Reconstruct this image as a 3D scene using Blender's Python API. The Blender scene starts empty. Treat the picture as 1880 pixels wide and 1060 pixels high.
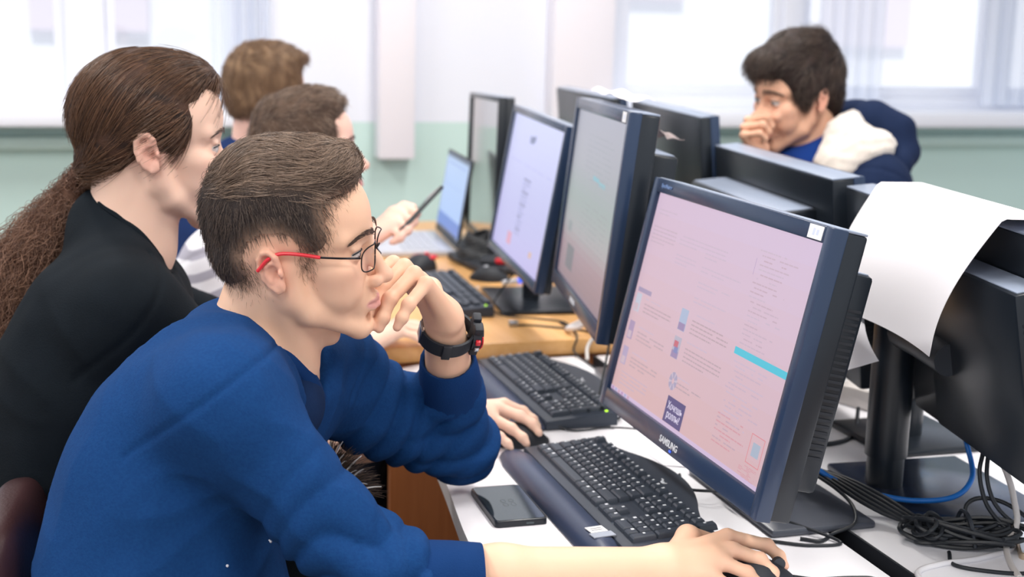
import bpy, bmesh, math, random
import numpy as np
from mathutils import Vector, Matrix, Euler, noise

random.seed(7)
np.random.seed(7)
S = bpy.context.scene
COL = S.collection
V = Vector
R_ = math.radians
PI = math.pi


def C(h, a=1.0):
    """hex sRGB colour to linear RGBA"""
    h = h.lstrip('#')
    c = [int(h[i:i + 2], 16) / 255 for i in (0, 2, 4)]
    return tuple((x / 12.92 if x <= .04045 else ((x + .055) / 1.055) ** 2.4) for x in c) + (a,)


# ------------------------------------------------------------------ camera
cd = bpy.data.cameras.new('camera')
cam = bpy.data.objects.new('camera', cd)
COL.objects.link(cam)
cd.sensor_width = 36.0
cd.lens = 46.915
cd.clip_start = .05
cd.clip_end = 200
_r = ((0.95671348, -0.0342098, 0.28901384), (-0.290103, -0.19136082, 0.937668), (0.02322849, -0.98092341, -0.19300184))
cam.matrix_world = Matrix([(_r[i][0], -_r[i][1], -_r[i][2], (0, 0, 1.45)[i]) for i in range(3)] + [(0, 0, 0, 1)])
cd.dof.use_dof = True
cd.dof.focus_distance = 1.72
cd.dof.aperture_fstop = 4.0
S.camera = cam

# ------------------------------------------------------------------ light
S.view_settings.view_transform = 'Standard'
S.view_settings.look = 'None'
S.view_settings.gamma = 1.0
S.view_settings.use_curve_mapping = False
S.view_settings.exposure = 0.0
wd = bpy.data.worlds.new('sky')
S.world = wd
wd.use_nodes = True
bg = wd.node_tree.nodes['Background']
bg.inputs[0].default_value = (.86, .92, 1.0, 1)
bg.inputs[1].default_value = .95


def area(name, loc, sx, sy, power, col=(1, 1, 1), rot=(0, 0, 0)):
    ld = bpy.data.lights.new(name, 'AREA')
    ld.shape = 'RECTANGLE'
    ld.size, ld.size_y = sx, sy
    ld.energy = power
    ld.color = col
    o = bpy.data.objects.new(name, ld)
    o.location = loc
    o.rotation_euler = rot
    COL.objects.link(o)
    return o


for i, (x, y) in enumerate(((-.9, -.6), (1.5, -.6), (-.9, 1.6), (1.5, 1.6), (-.9, 3.8), (1.5, 3.8))):
    area('ceiling_lamp_light', (x, y, 3.12), .3, 1.25, 44, (1, .965, .92))
sun = bpy.data.objects.new('sun', bpy.data.lights.new('sun', 'SUN'))
sun.data.energy = 1.9
sun.data.angle = R_(3)
sun.rotation_euler = (R_(35), 0, R_(-12))
COL.objects.link(sun)


# ------------------------------------------------------------------ materials
def mat(name, col, rough=.5, metal=0, spec=.5, bump=None, var=None, sheen=0, coat=0, emit=None, sss=0, trans=0, ior=1.45, alpha=1):
    """bump=(scale, strength, detail[, distance]); var=(scale, amount, colour2)"""
    m = bpy.data.materials.new(name)
    m.use_nodes = True
    nt = m.node_tree
    p = nt.nodes['Principled BSDF']
    col = C(col) if isinstance(col, str) else col
    p.inputs['Base Color'].default_value = col
    p.inputs['Roughness'].default_value = rough
    p.inputs['Metallic'].default_value = metal
    p.inputs['Specular IOR Level'].default_value = spec
    p.inputs['IOR'].default_value = ior
    if sheen:
        p.inputs['Sheen Weight'].default_value = sheen
        p.inputs['Sheen Roughness'].default_value = .6
    if coat:
        p.inputs['Coat Weight'].default_value = coat
        p.inputs['Coat Roughness'].default_value = .08
    if emit:
        p.inputs['Emission Color'].default_value = C(emit[0]) if isinstance(emit[0], str) else emit[0]
        p.inputs['Emission Strength'].default_value = emit[1]
    if sss:
        p.inputs['Subsurface Weight'].default_value = sss
        p.inputs['Subsurface Radius'].default_value = (1, .35, .2)
        p.inputs['Subsurface Scale'].default_value = .006
    if trans:
        p.inputs['Transmission Weight'].default_value = trans
    p.inputs['Alpha'].default_value = alpha
    tc = None
    if bump or var:
        tc = nt.nodes.new('ShaderNodeTexCoord')
    if var:
        n = nt.nodes.new('ShaderNodeTexNoise')
        n.inputs['Scale'].default_value = var[0]
        n.inputs['Detail'].default_value = 5
        nt.links.new(tc.outputs['Object'], n.inputs['Vector'])
        mx = nt.nodes.new('ShaderNodeMix')
        mx.data_type = 'RGBA'
        rp = nt.nodes.new('ShaderNodeMapRange')
        rp.inputs[1].default_value = .35
        rp.inputs[2].default_value = .65
        rp.inputs[4].default_value = var[1]
        nt.links.new(n.outputs[0], rp.inputs[0])
        nt.links.new(rp.outputs[0], mx.inputs[0])
        mx.inputs[6].default_value = col
        mx.inputs[7].default_value = C(var[2]) if isinstance(var[2], str) else var[2]
        nt.links.new(mx.outputs[2], p.inputs['Base Color'])
    if bump:
        n = nt.nodes.new('ShaderNodeTexNoise')
        n.inputs['Scale'].default_value = bump[0]
        n.inputs['Detail'].default_value = bump[2]
        nt.links.new(tc.outputs['Object'], n.inputs['Vector'])
        b = nt.nodes.new('ShaderNodeBump')
        b.inputs['Strength'].default_value = bump[1]
        b.inputs['Distance'].default_value = bump[3] if len(bump) > 3 else .002
        nt.links.new(n.outputs[0], b.inputs['Height'])
        nt.links.new(b.outputs[0], p.inputs['Normal'])
    return m


def wood(name, c1, c2, rough, axis=0, sc=1.0):
    m = mat(name, c1, rough)
    nt = m.node_tree
    p = nt.nodes['Principled BSDF']
    tc = nt.nodes.new('ShaderNodeTexCoord')
    mp = nt.nodes.new('ShaderNodeMapping')
    s = [40 * sc, 40 * sc, 40 * sc]
    s[axis] = 2.0 * sc
    mp.inputs['Scale'].default_value = s
    n = nt.nodes.new('ShaderNodeTexNoise')
    n.inputs['Scale'].default_value = 1.0
    n.inputs['Detail'].default_value = 6
    n.inputs['Roughness'].default_value = .65
    r = nt.nodes.new('ShaderNodeValToRGB')
    r.color_ramp.elements[0].position = .3
    r.color_ramp.elements[0].color = C(c2)
    r.color_ramp.elements[1].position = .7
    r.color_ramp.elements[1].color = C(c1)
    nt.links.new(tc.outputs['Object'], mp.inputs[0])
    nt.links.new(mp.outputs[0], n.inputs['Vector'])
    nt.links.new(n.outputs[0], r.inputs[0])
    nt.links.new(r.outputs[0], p.inputs['Base Color'])
    return m


def vcol_emit(name, strength=1.0, base=.0, rough=.35):
    """a lit screen: colours come from the Col attribute and are given off as light"""
    m = mat(name, (.012, .012, .014, 1), rough, spec=.4)
    nt = m.node_tree
    p = nt.nodes['Principled BSDF']
    a = nt.nodes.new('ShaderNodeAttribute')
    a.attribute_name = 'Col'
    nt.links.new(a.outputs['Color'], p.inputs['Emission Color'])
    p.inputs['Emission Strength'].default_value = strength
    return m


M = {}
M['white_desk'] = mat('white_laminate', '#ecebf0', .38, var=(6, .35, '#e2e1e9'))
M['wood_desk'] = wood('beech_laminate', '#e8b77c', '#d9a262', .32, 1)
M['wood_panel'] = wood('cherry_panel', '#a8683a', '#8d5127', .42, 2)
M['black'] = mat('black_plastic', '#1b2129', .3, bump=(900, .15, 2, .0005))
M['blackflat'] = mat('black_matte_plastic', '#23272f', .6)
M['bezel'] = mat('bezel_plastic', '#2b3a54', .22, bump=(1200, .12, 2, .0004))
M['bezel_top'] = M['bezel']
M['dark_grey'] = mat('dark_grey_plastic', '#2e333b', .45)
M['key'] = mat('key_plastic', '#3b424d', .4, bump=(1500, .1, 1, .0003))
M['kb_body'] = mat('keyboard_plastic', '#363d49', .38, bump=(1100, .1, 2, .0004))
M['top_sheen'] = mat('painted_top_sheen', '#8f9aae', .3)  # pale colour standing in for light reflected off the black case tops
M['wrist'] = mat('wrist_rest_plastic', '#39435a', .3)
M['legend'] = mat('white_print', '#dfe3ea', .6)
M['legend_red'] = mat('red_print', '#b0555c', .6)
M['paper'] = mat('white_paper', '#f4f2f8', .8)
M['sticker'] = mat('white_sticker', '#f1f2f4', .5)
M['led_green'] = mat('green_led', '#9be22e', .3, emit=('#b4f032', 1.6))
M['led_blue'] = mat('blue_led', '#2b55d8', .3, emit=('#3a66ff', 1.0))
M['glass_dark'] = mat('phone_glass', '#525c60', .05, metal=.75, spec=.8)
M['base_grey'] = mat('grey_base_plastic', '#50545e', .3)
M['base_gloss'] = mat('glossy_base_plastic', '#232c40', .2, spec=.7)
M['cable_black'] = mat('black_cable_sheath', '#23272d', .45)
M['cable_grey'] = mat('grey_cable_sheath', '#cfc9c6', .5)
M['cable_white'] = mat('white_cable_sheath', '#eae8ec', .5)
M['cable_blue'] = mat('blue_cable_sheath', '#1a70c8', .38)
M['metal'] = mat('steel', '#b9bcc2', .3, 1)
M['red'] = mat('red_plastic', '#d8303c', .35)
M['silver'] = mat('silver_plastic', '#c6c9d2', .35, .3)
M['leather'] = mat('brown_leather', '#392325', .38, bump=(260, .35, 4, .0012), var=(8, .4, '#2c191b'))


# ------------------------------------------------------------------ mesh helpers
def rotm(rx=0, ry=0, rz=0):
    return Euler((rx, ry, rz)).to_matrix().to_4x4()


def catmull(pts, n=8):
    P = [V(p) for p in pts]
    P = [P[0] * 2 - P[1]] + P + [P[-1] * 2 - P[-2]]
    out = []
    for i in range(1, len(P) - 2):
        a, b, c, d = P[i - 1:i + 3]
        for k in range(n):
            t = k / n
            out.append(.5 * ((2 * b) + (c - a) * t + (2 * a - 5 * b + 4 * c - d) * t * t + (3 * b - a - 3 * c + d) * t ** 3))
    out.append(P[-2])
    return out


class G:
    def __init__(s):
        s.bm = bmesh.new()
        s.cl = None

    def _bev(s, verts, bev, seg=2):
        if bev:
            es = list({e for v in verts for e in v.link_edges})
            bmesh.ops.bevel(s.bm, geom=es, offset=bev, segments=seg, profile=.5, affect='EDGES')

    def box(s, c, size, rot=None, bev=0, seg=2, mi=0):
        m = Matrix.Translation(c) @ (rot or Matrix()) @ Matrix.Diagonal((*size, 1))
        n0 = len(s.bm.faces)
        r = bmesh.ops.create_cube(s.bm, size=1, matrix=m)
        s._bev(r['verts'], bev, seg)
        if mi:
            s.bm.faces.ensure_lookup_table()
            for f in s.bm.faces[n0 - len(s.bm.faces):] if n0 < len(s.bm.faces) else []:
                f.material_index = mi
        return s

    def cyl(s, a, b, r1, r2=None, seg=20, cap=True):
        a, b = V(a), V(b)
        r2 = r1 if r2 is None else r2
        q = (b - a).to_track_quat('Z', 'Y').to_matrix().to_4x4()
        bmesh.ops.create_cone(s.bm, cap_ends=cap, segments=seg, radius1=r1, radius2=r2, depth=(b - a).length,
                              matrix=Matrix.Translation((a + b) / 2) @ q)
        return s

    def ball(s, c, r, seg=16, rings=10, rot=None):
        r = (r, r, r) if isinstance(r, (int, float)) else r
        bmesh.ops.create_uvsphere(s.bm, u_segments=seg, v_segments=rings, radius=1,
                                  matrix=Matrix.Translation(c) @ (rot or Matrix()) @ Matrix.Diagonal((*r, 1)))
        return s

    def face(s, pts, col=None):
        f = s.bm.faces.new([s.bm.verts.new(p) for p in pts])
        if col is not None:
            if s.cl is None:
                s.cl = s.bm.loops.layers.float_color.new('Col')
            for l in f.loops:
                l[s.cl] = col
        return f

    def prism(s, poly, z0, z1, bev=0, zf=None):
        n = len(poly)
        zf = zf or (lambda x, y: z1)
        lo = [s.bm.verts.new((x, y, z0)) for x, y in poly]
        hi = [s.bm.verts.new((x, y, zf(x, y))) for x, y in poly]
        s.bm.faces.new(lo[::-1])
        top = s.bm.faces.new(hi)
        for i in range(n):
            s.bm.faces.new((lo[i], lo[(i + 1) % n], hi[(i + 1) % n], hi[i]))
        if bev:
            bmesh.ops.bevel(s.bm, geom=list(top.edges), offset=bev, segments=2, profile=.5, affect='EDGES')
        return s

    def tube(s, pts, r, seg=8, n=8, smooth=True, flat=1.0):
        P = catmull(pts, n) if smooth else [V(p) for p in pts]
        rings = []
        up = V((0, 0, 1))
        for i, p in enumerate(P):
            t = (P[min(i + 1, len(P) - 1)] - P[max(i - 1, 0)]).normalized()
            x = t.cross(up)
            if x.length < .05:
                x = t.cross(V((0, 1, 0)))
            x.normalize()
            y = x.cross(t).normalized()
            rr = r(i / (len(P) - 1)) if callable(r) else r
            rings.append([s.bm.verts.new(p + x * (math.cos(k * 2 * PI / seg) * rr) + y * (math.sin(k * 2 * PI / seg) * rr * flat)) for k in range(seg)])
        for a, b in zip(rings, rings[1:]):
            for k in range(seg):
                s.bm.faces.new((a[k], a[(k + 1) % seg], b[(k + 1) % seg], b[k]))
        s.bm.faces.new(rings[0][::-1])
        s.bm.faces.new(rings[-1])
        return s

    def grid(s, f, nu, nv, thick=0):
        """f(u, v) -> point; a sheet, optionally given thickness"""
        vs = [[s.bm.verts.new(f(i / nu, j / nv)) for j in range(nv + 1)] for i in range(nu + 1)]
        for i in range(nu):
            for j in range(nv):
                s.bm.faces.new((vs[i][j], vs[i + 1][j], vs[i + 1][j + 1], vs[i][j + 1]))
        if thick:
            bmesh.ops.recalc_face_normals(s.bm, faces=s.bm.faces[:])
            bmesh.ops.solidify(s.bm, geom=s.bm.faces[:], thickness=thick)
        return s

    def mesh(s, name, m, smooth=35, recalc=True):
        if recalc:
            bmesh.ops.recalc_face_normals(s.bm, faces=s.bm.faces[:])
        me = bpy.data.meshes.new(name)
        s.bm.to_mesh(me)
        s.bm.free()
        for x in (m if isinstance(m, (list, tuple)) else [m]):
            me.materials.append(x)
        if smooth:
            me.shade_smooth()
            me.set_sharp_from_angle(angle=R_(smooth))
        return me

    def obj(s, name, m, parent=None, smooth=35, loc=None, mat4=None, recalc=True):
        return link(name, s.mesh(name, m, smooth, recalc), parent, loc, mat4)


def link(name, data, parent=None, loc=None, mat4=None):
    o = bpy.data.objects.new(name, data)
    COL.objects.link(o)
    if parent is not None:
        o.parent = parent
    if loc is not None:
        o.location = loc
    if mat4 is not None:
        o.matrix_local = mat4
    return o


def tag(o, label, cat, group=None):
    o['label'] = label
    o['category'] = cat
    if group:
        o['group'] = group
    return o


def thing(name, label, cat, loc=(0, 0, 0), rz=0, group=None):
    o = bpy.data.objects.new(name, None)
    o.empty_display_size = .05
    COL.objects.link(o)
    o.location = loc
    o.rotation_euler = (0, 0, rz)
    return tag(o, label, cat, group)


def struct(o):
    o['kind'] = 'structure'
    return o


def stuff(o):
    o['kind'] = 'stuff'
    return o


def text(name, body, size, m, parent, mat4, align='CENTER', bold=0, extrude=.0002, xs=1.0):
    c = bpy.data.curves.new(name, 'FONT')
    c.body = body
    c.size = size
    c.align_x = align
    c.align_y = 'CENTER'
    c.extrude = extrude
    c.offset = bold
    t = bpy.data.objects.new(name, c)
    COL.objects.link(t)
    bpy.context.view_layer.update()
    me = bpy.data.meshes.new_from_object(t.evaluated_get(bpy.context.evaluated_depsgraph_get()))
    bpy.data.objects.remove(t)
    me.materials.clear()
    me.materials.append(m)
    return link(name, me, parent, mat4=mat4 @ Matrix.Diagonal((xs, 1, 1, 1)))


# ------------------------------------------------------------------ the room
M['floor'] = mat('linoleum', '#8d7763', .45, var=(3, .5, '#7b6654'))
M['wall_white'] = mat('white_wall_paint', '#e9edf8', .75, bump=(40, .08, 4, .003))
M['wall_green'] = mat('green_wall_paint', '#c9e4df', .6, bump=(40, .1, 4, .003))
M['frame'] = mat('white_window_plastic', '#eef1fb', .4)
M['trunk'] = mat('white_trunking_plastic', '#f3f0f8', .5)
M['ceiling'] = mat('ceiling_paint', '#f2f2f0', .9)
struct(G().box((.8, 2.0, -.02), (9, 12, .04)).obj('floor', M['floor'], smooth=0))
struct(G().box((.8, 2.0, 3.24), (9, 7.4, .08)).obj('ceiling', M['ceiling'], smooth=0))
WY = 5.5
wall = bpy.data.objects.new('wall_back', None)
COL.objects.link(wall)
struct(wall)
W1 = (-3.4, .62)      # the left window opening
W2 = (2.12, 5.2)      # the right window opening
SILL, HEAD = 1.10, 2.75
def wallbox(g, x0, x1, z0, z1, y=WY, d=.22):
    return g.box(((x0 + x1) / 2, y + d / 2, (z0 + z1) / 2), (x1 - x0, d, z1 - z0))
g = G()
wallbox(g, -3.7, 5.3, 0, 1.045)
g.obj('green_wainscot', M['wall_green'], wall, smooth=0)
g = G()
wallbox(g, -3.7, 5.3, 1.045, SILL)
wallbox(g, -3.7, W1[0], SILL, HEAD)
wallbox(g, W1[1], W2[0], SILL, HEAD)
wallbox(g, W2[1], 5.3, SILL, HEAD)
wallbox(g, -3.7, 5.3, HEAD, 3.24)
g.obj('white_upper_wall', M['wall_white'], wall, smooth=0)
# ledge of the heating pipe casing below the sills
for i, (x0, x1) in enumerate(((-3.6, .68), (2.06, 5.3))):
    struct(G().box(((x0 + x1) / 2, WY - .03, .965), (x1 - x0, .06, .05), bev=.012).obj('trim_%d' % (i + 1), M['wall_green']))
M['pane'] = mat('window_glass', (1, 1, 1, 1), .0)
_nt = M['pane'].node_tree
_nt.nodes.remove(_nt.nodes['Principled BSDF'])
_t, _g, _x = _nt.nodes.new('ShaderNodeBsdfTransparent'), _nt.nodes.new('ShaderNodeBsdfGlossy'), _nt.nodes.new('ShaderNodeMixShader')
_g.inputs['Roughness'].default_value = .02
_x.inputs[0].default_value = .05
_nt.links.new(_t.outputs[0], _x.inputs[1])
_nt.links.new(_g.outputs[0], _x.inputs[2])
_nt.links.new(_x.outputs[0], _nt.nodes['Material Output'].inputs[0])


def window(n, x0, x1, bars, sashes):
    w = bpy.data.objects.new('window_%d' % n, None)
    COL.objects.link(w)
    w.location = ((x0 + x1) / 2, WY, SILL)
    struct(w)
    cx = (x0 + x1) / 2
    g = G()
    t = .075
    L = lambda x, z: (x - cx, .12, z - SILL)
    for a, b, c, d in ((x0, x0 + t, SILL, HEAD), (x1 - t, x1, SILL, HEAD), (x0, x1, SILL, SILL + .06), (x0, x1, HEAD - t, HEAD)):
        g.box(L((a + b) / 2, (c + d) / 2), (b - a, .08, d - c), bev=.006)
    g.obj('window_frame', M['frame'], w)
    for a, b in bars:
        G().box(L((a + b) / 2, (SILL + HEAD) / 2), (b - a, .1, HEAD - SILL), bev=.008).obj('mullion', M['frame'], w)
    for a, b in sashes:
        s = G()
        q = .04
        for c, d, e, f_ in ((a, a + q, SILL + .06, HEAD - t), (b - q, b, SILL + .06, HEAD - t), (a + q, b - q, SILL + .06, SILL + .11), (a + q, b - q, HEAD - t - q, HEAD - t)):
            s.box(L((c + d) / 2, (e + f_) / 2), (d - c, .05, f_ - e), bev=.004)
        so = s.obj('sash', M['frame'], w)
        G().box(L((a + b) / 2, (SILL + .11 + HEAD - t - q) / 2), (b - a - 2 * q, .006, HEAD - SILL - .11 - t - q)).obj('pane', M['pane'], so, smooth=0)
    G().box((0, -.06, -.025), (x1 - x0 + .1, .34, .07), bev=.012).obj('window_sill', M['frame'], w)
    # wall reveals are part of the opening
    return w


window(1, W1[0], W1[1], ((-.13, .02), (-1.75, -1.6)), ((-1.6, -.13), (.02, .545), (-3.325, -1.75)))
window(2, W2[0], W2[1], ((2.985, 3.09), (4.1, 4.2)), ((2.195, 2.985), (3.09, 4.1), (4.2, 5.125)))
# vertical trunking boxes on the pier between the windows
M['curtain'] = mat('sheer_curtain_cloth', '#e6edfb', .9, trans=.0, alpha=.62)
g = G().box((1.155, WY - .05, 2.05), (.15, .1, 2.3), bev=.006)
tk = tag(g.obj('cable_trunking', M['trunk']), 'white upright cable trunking box on the wall, ending in mid air', 'trunking')
g = G().box((1.955, WY - .06, 1.8), (.27, .12, 2.9), bev=.01)
tk2 = tag(g.obj('pipe_casing', M['trunk']), 'broad white upright pipe casing beside the right window', 'casing')


def curtain(x0, x1, label, amp=.018, folds=9):
    def f(u, v):
        x = x0 + (x1 - x0) * u
        return (x, WY - .015 + amp * math.sin(u * folds * 2 * PI + .8 * math.sin(v * 2)), 1.13 + 1.62 * v)
    tag(G().grid(f, 90, 6).obj('curtain', M['curtain'], smooth=80), label, 'curtain')


curtain(.42, .66, 'sheer pale curtain gathered at the inner edge of the left window', folds=5)
curtain(3.12, 3.46, 'sheer bluish curtain strip hanging beside the mullion behind the young man', folds=5)
curtain(4.0, 4.6, 'sheer pale curtain at the outer end of the right window', folds=8)

# the building across the yard, bleached by daylight
M['facade'] = mat('pale_facade', '#f4f3f6', .8)
M['facade2'] = mat('pinkish_facade_panel', '#e9dfe6', .8)
M['facade_win'] = mat('far_window_glass', '#8fbbe4', .3)
struct(G().box((6, 13, -3.05), (60, 14, .1)).obj('ground_outside', mat('snowy_yard', '#eceef2', .9), smooth=0))
b = thing('building', 'sunlit pale building seen blurred through the windows', 'building', (5, 15, -3))
G().box((0, .4, 6), (44, .6, 12)).obj('facade_wall', M['facade'], b, smooth=0)
for i in range(9):
    for j in range(3):
        x, z = -16 + i * 3.1, 3.2 + j * 2.9
        wf = G().box((x, .06, z), (1.5, .1, 1.3)).obj('far_window', M['facade'], b, smooth=0)
        for k in (-1, 1):
            G().box((x + k * .37, .0, z), (.6, .06, 1.1)).obj('far_pane', M['facade_win'], wf, smooth=0)
for i in range(8):
    G().box((-14.4 + i * 3.1, .05, 4.65 + (i % 3) * .25), (1.2, .12, .7)).obj('facade_panel', M['facade2'], b, smooth=0)
# ------------------------------------------------------------------ desks
DZ = .74     # white desk tops
WZ = .775    # wooden desk top


def round_poly(pts, r, n=5):
    out = []
    N = len(pts)
    for i in range(N):
        p, a, b = V(pts[i]).to_2d(), V(pts[i - 1]).to_2d(), V(pts[(i + 1) % N]).to_2d()
        rr = r[i] if isinstance(r, (list, tuple)) else r
        if rr <= 0:
            out.append(tuple(p))
            continue
        u, w = (a - p).normalized(), (b - p).normalized()
        A, B = p + u * rr, p + w * rr
        for k in range(n + 1):
            t = k / n
            q = A * (1 - t) ** 2 + p * 2 * t * (1 - t) + B * t * t
            out.append(tuple(q))
    return out


d = thing('desk', 'white laminate desk with rounded front edge under the two near keyboards', 'desk', (.74, 1.9, 0))
poly = round_poly([(.455, 1.15), (.985, 1.15), (.985, 2.685), (.572, 2.685), (.503, 1.977), (.466, 1.69)], [.05, .01, .01, .06, .1, .1])
G().prism([(x - .74, y - 1.9) for x, y in poly], DZ - .03, DZ, bev=.006).obj('desk_top', M['white_desk'], d)
for x, y in ((.56, 1.3), (.92, 1.3), (.92, 2.55)):
    G().box((x - .74, y - 1.9, .355), (.04, .04, .71), bev=.004).obj('leg', M['metal'], d)
G().box((.96 - .74, 0, .5), (.018, 1.2, .4)).obj('modesty_panel', M['wood_panel'], d)

d = thing('desk', 'white laminate desk behind the dark gap, under the back-turned monitors', 'desk', (1.38, 1.9, 0))
poly = round_poly([(1.018, 1.1), (1.72, 1.1), (1.72, 2.68), (1.018, 2.68)], [.01, .05, .05, .01])
G().prism([(x - 1.38, y - 1.9) for x, y in poly], DZ - .03, DZ, bev=.005).obj('desk_top', M['white_desk'], d)
for x, y in ((1.08, 1.2), (1.64, 1.2), (1.08, 2.55), (1.64, 2.55)):
    G().box((x - 1.38, y - 1.9, .355), (.04, .04, .71), bev=.004).obj('leg', M['metal'], d)
G().box((1.03 - 1.38, 0, .5), (.018, 1.3, .4)).obj('modesty_panel', M['dark_grey'], d)

G().box((1.0165 - 1.38, 0, DZ - .02), (.004, 1.55, .045)).obj('gap_shade_strip', M['blackflat'], d)  # black strip painting the shade in the gap between the desks
d = thing('desk', 'beech-coloured wooden desk beyond the white one, holding the laptop', 'desk', (.82, 3.6, 0))
G().box((0, 0, WZ - .0175), (.66, 1.8, .035), bev=.003).obj('desk_top', M['wood_desk'], d)
G().box((.03, -.872, .37), (.56, .02, .74), bev=.002).obj('side_panel', M['wood_panel'], d)
G().box((.03, .85, .37), (.56, .02, .74), bev=.002).obj('side_panel', M['wood_panel'], d)
G().box((.28, 0, .52), (.018, 1.7, .42)).obj('modesty_panel', M['wood_panel'], d)
d = thing('desk', 'wooden desk of the facing row beneath the farthest dark monitor backs', 'desk', (1.41, 3.6, 0))
G().box((0, 0, WZ - .0175), (.42, 1.8, .035), bev=.003).obj('desk_top', M['wood_desk'], d)
for y in (-.87, .87):
    G().box((-.02, y, .37), (.34, .02, .74), bev=.002).obj('side_panel', M['wood_panel'], d)
G().box((-.17, 0, .52), (.018, 1.7, .42)).obj('modesty_panel', M['wood_panel'], d)


# ------------------------------------------------------------------ monitors
def panel_frame(TL, TR, BL):
    """frame of a screen: origin in the middle, x to its right, z up, y into the case"""
    TL, TR, BL = V(TL), V(TR), V(BL)
    x = (TR - TL).normalized()
    z = (TL - BL)
    z = (z - x * z.dot(x)).normalized()
    y = z.cross(x)
    c = (TR + BL) / 2
    m = Matrix((x, y, z)).transposed().to_4x4()
    m.translation = c
    return m, (TR - TL).length, (TL - BL).length


def frame_bezel(g, w, h, s, t, b, y0, y1, cham=.004):
    W, T, B = w / 2 + s, h / 2 + t, -h / 2 - b
    g.box((-w / 2 - s / 2, (y0 + y1) / 2, (T + B) / 2), (s, y1 - y0, T - B))
    g.box((w / 2 + s / 2, (y0 + y1) / 2, (T + B) / 2), (s, y1 - y0, T - B))
    g.box((0, (y0 + y1) / 2, h / 2 + t / 2), (w, y1 - y0, t))
    g.box((0, (y0 + y1) / 2, -h / 2 - b / 2), (w, y1 - y0, b))


def monitor(label, corners, base, base_rz=0, bz=(.02, .022, .03), depth=.036, house=None, base_size=(.2, .28), dz=DZ, col=None,
            screen=None, group=None, sticker=False, brand=None, vents=True, base_m='black', col_at=None, bezel='bezel', neck_w=.05, house_off=0):
    TL, TR, BL = corners
    F, w, h = panel_frame(TL, TR, BL)
    root = thing('monitor', label, 'monitor', (base[0], base[1], dz), 0, group)
    bpy.context.view_layer.update()
    inv = Matrix.Translation((-base[0], -base[1], -dz))
    L = inv @ F
    s, t, b = bz
    W, T, B = w / 2 + s, h / 2 + t, h / 2 + b
    g = G()
    # a hollow front: four bars round the recessed screen, mitred by their bevel
    for c, sz in (((-w / 2 - s / 2, .005, (T - B) / 2), (s, .022, T + B)), ((w / 2 + s / 2, .005, (T - B) / 2), (s, .022, T + B)),
                  ((0, .005, h / 2 + t / 2), (w + .002, .0215, t)), ((0, .005, -h / 2 - b / 2), (w + .002, .0215, b))):
        g.box(c, sz, bev=.0022)
    g.obj('bezel', M[bezel], root, mat4=L)
    G().box((0, .011 + depth / 2, (T - B) / 2), (2 * W - .004, depth, T + B - .004), bev=.004).obj('rear_case', M['black'], root, mat4=L)
    G().box((0, .006 + depth / 2, h / 2 + t - .0006), (2 * W - .006, depth + .008, .0032), bev=.001).obj('top_sheen', M['top_sheen'], root, mat4=L)  # slab added to paint a bright reflection along the case top
    if house:
        hw, hh, hd, hz = house
        y0 = .011 + depth
        G().box((house_off, y0 + hd / 2 - .002, hz + hh / 2), (hw - .012, hd - .012, .003), bev=.001).obj('ledge_sheen', M['top_sheen'], root, mat4=L)  # same painted reflection, on top of the rear housing
        hs = G().box((house_off, y0 + hd / 2 - .002, hz), (hw, hd, hh), bev=.006).obj('rear_housing', M['black'], root, mat4=L)
        if vents:
            g = G()
            n = int(hh * .72 / .0085)
            for k in range(n):
                for sx in (-1, 1):
                    g.box((house_off + sx * (hw / 2), y0 + hd * .55, hz + (k - n / 2 + .5) * .0085), (.003, hd * .55, .0038))
            stuff(g.obj('vent_slats', M['blackflat'], hs))
    if screen:
        screen(root, L, w, h)
    if sticker:
        G().box((w / 2 - .02, -.0064, h / 2 + t * .5), (.034, .0008, .0175)).obj('sticker', M['sticker'], root, mat4=L, smooth=0)
        g = G()
        for k, (dx, sz) in enumerate(((-.004, .009), (.005, .007))):
            x0, z0 = w / 2 - .02 + dx, h / 2 + t * .5
            g.face([(x0 - .0028, -.0069, z0 - sz / 2), (x0 + .0028, -.0069, z0 - sz / 2), (x0 + .0036, -.0069, z0 + sz / 2), (x0 - .002, -.0069, z0 + sz / 2)])
        g.obj('faded_print', mat('faint_blue_print', '#d3dcf0', .6), root, mat4=L, smooth=0)
    if brand:
        for body, x, z, size, m in brand:
            text('brand_lettering', body, size, M[m], root, L @ Matrix.Translation((x, -.0062, z)) @ rotm(PI / 2), bold=.0003)
    # stand
    bw, bl = base_size
    br = Matrix.Rotation(base_rz, 4, 'Z')
    G().box((0, 0, .006), (bw, bl, .012), bev=.005).obj('stand_base', M[base_m], root, mat4=br)
    cx, cy = (col_at[0] - base[0], col_at[1] - base[1]) if col_at else (0, 0)
    back = F @ V((0, .011 + depth + (house[2] if house else 0), -.02))
    top = back.z - dz
    c2 = G().cyl((cx, cy, .01), (cx, cy, .07), neck_w * .44, neck_w * .44, 28)
    c2.cyl((cx, cy, .06), (cx, cy, max(top, .12) + .01), neck_w * .5, neck_w * .5, 28)
    c2.obj('stand_column', M['black'], root)
    q = back - V((base[0], base[1], dz))
    G().tube([(cx, cy, top), ((cx + q.x) / 2, (cy + q.y) / 2, top + .003), (q.x, q.y, q.z)], .024, 12, 5).obj('hinge', M['dark_grey'], root)
    return root


def rects(name, root, L, w, h, items, m, z0=0.0):
    """flat picture elements of a lit screen: (u0, v0, u1, v1, colour, layer)"""
    g = G()
    for u0, v0, u1, v1, c, k in items:
        c = C(c) if isinstance(c, str) else c
        y = .0015 - .0003 * k
        P = lambda u, v: (-w / 2 + w * u, y, h / 2 - h * v)
        g.face([P(u0, v1), P(u1, v1), P(u1, v0), P(u0, v0)], c)
    return g.obj(name, m, root, smooth=0, mat4=L, recalc=False)


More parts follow.
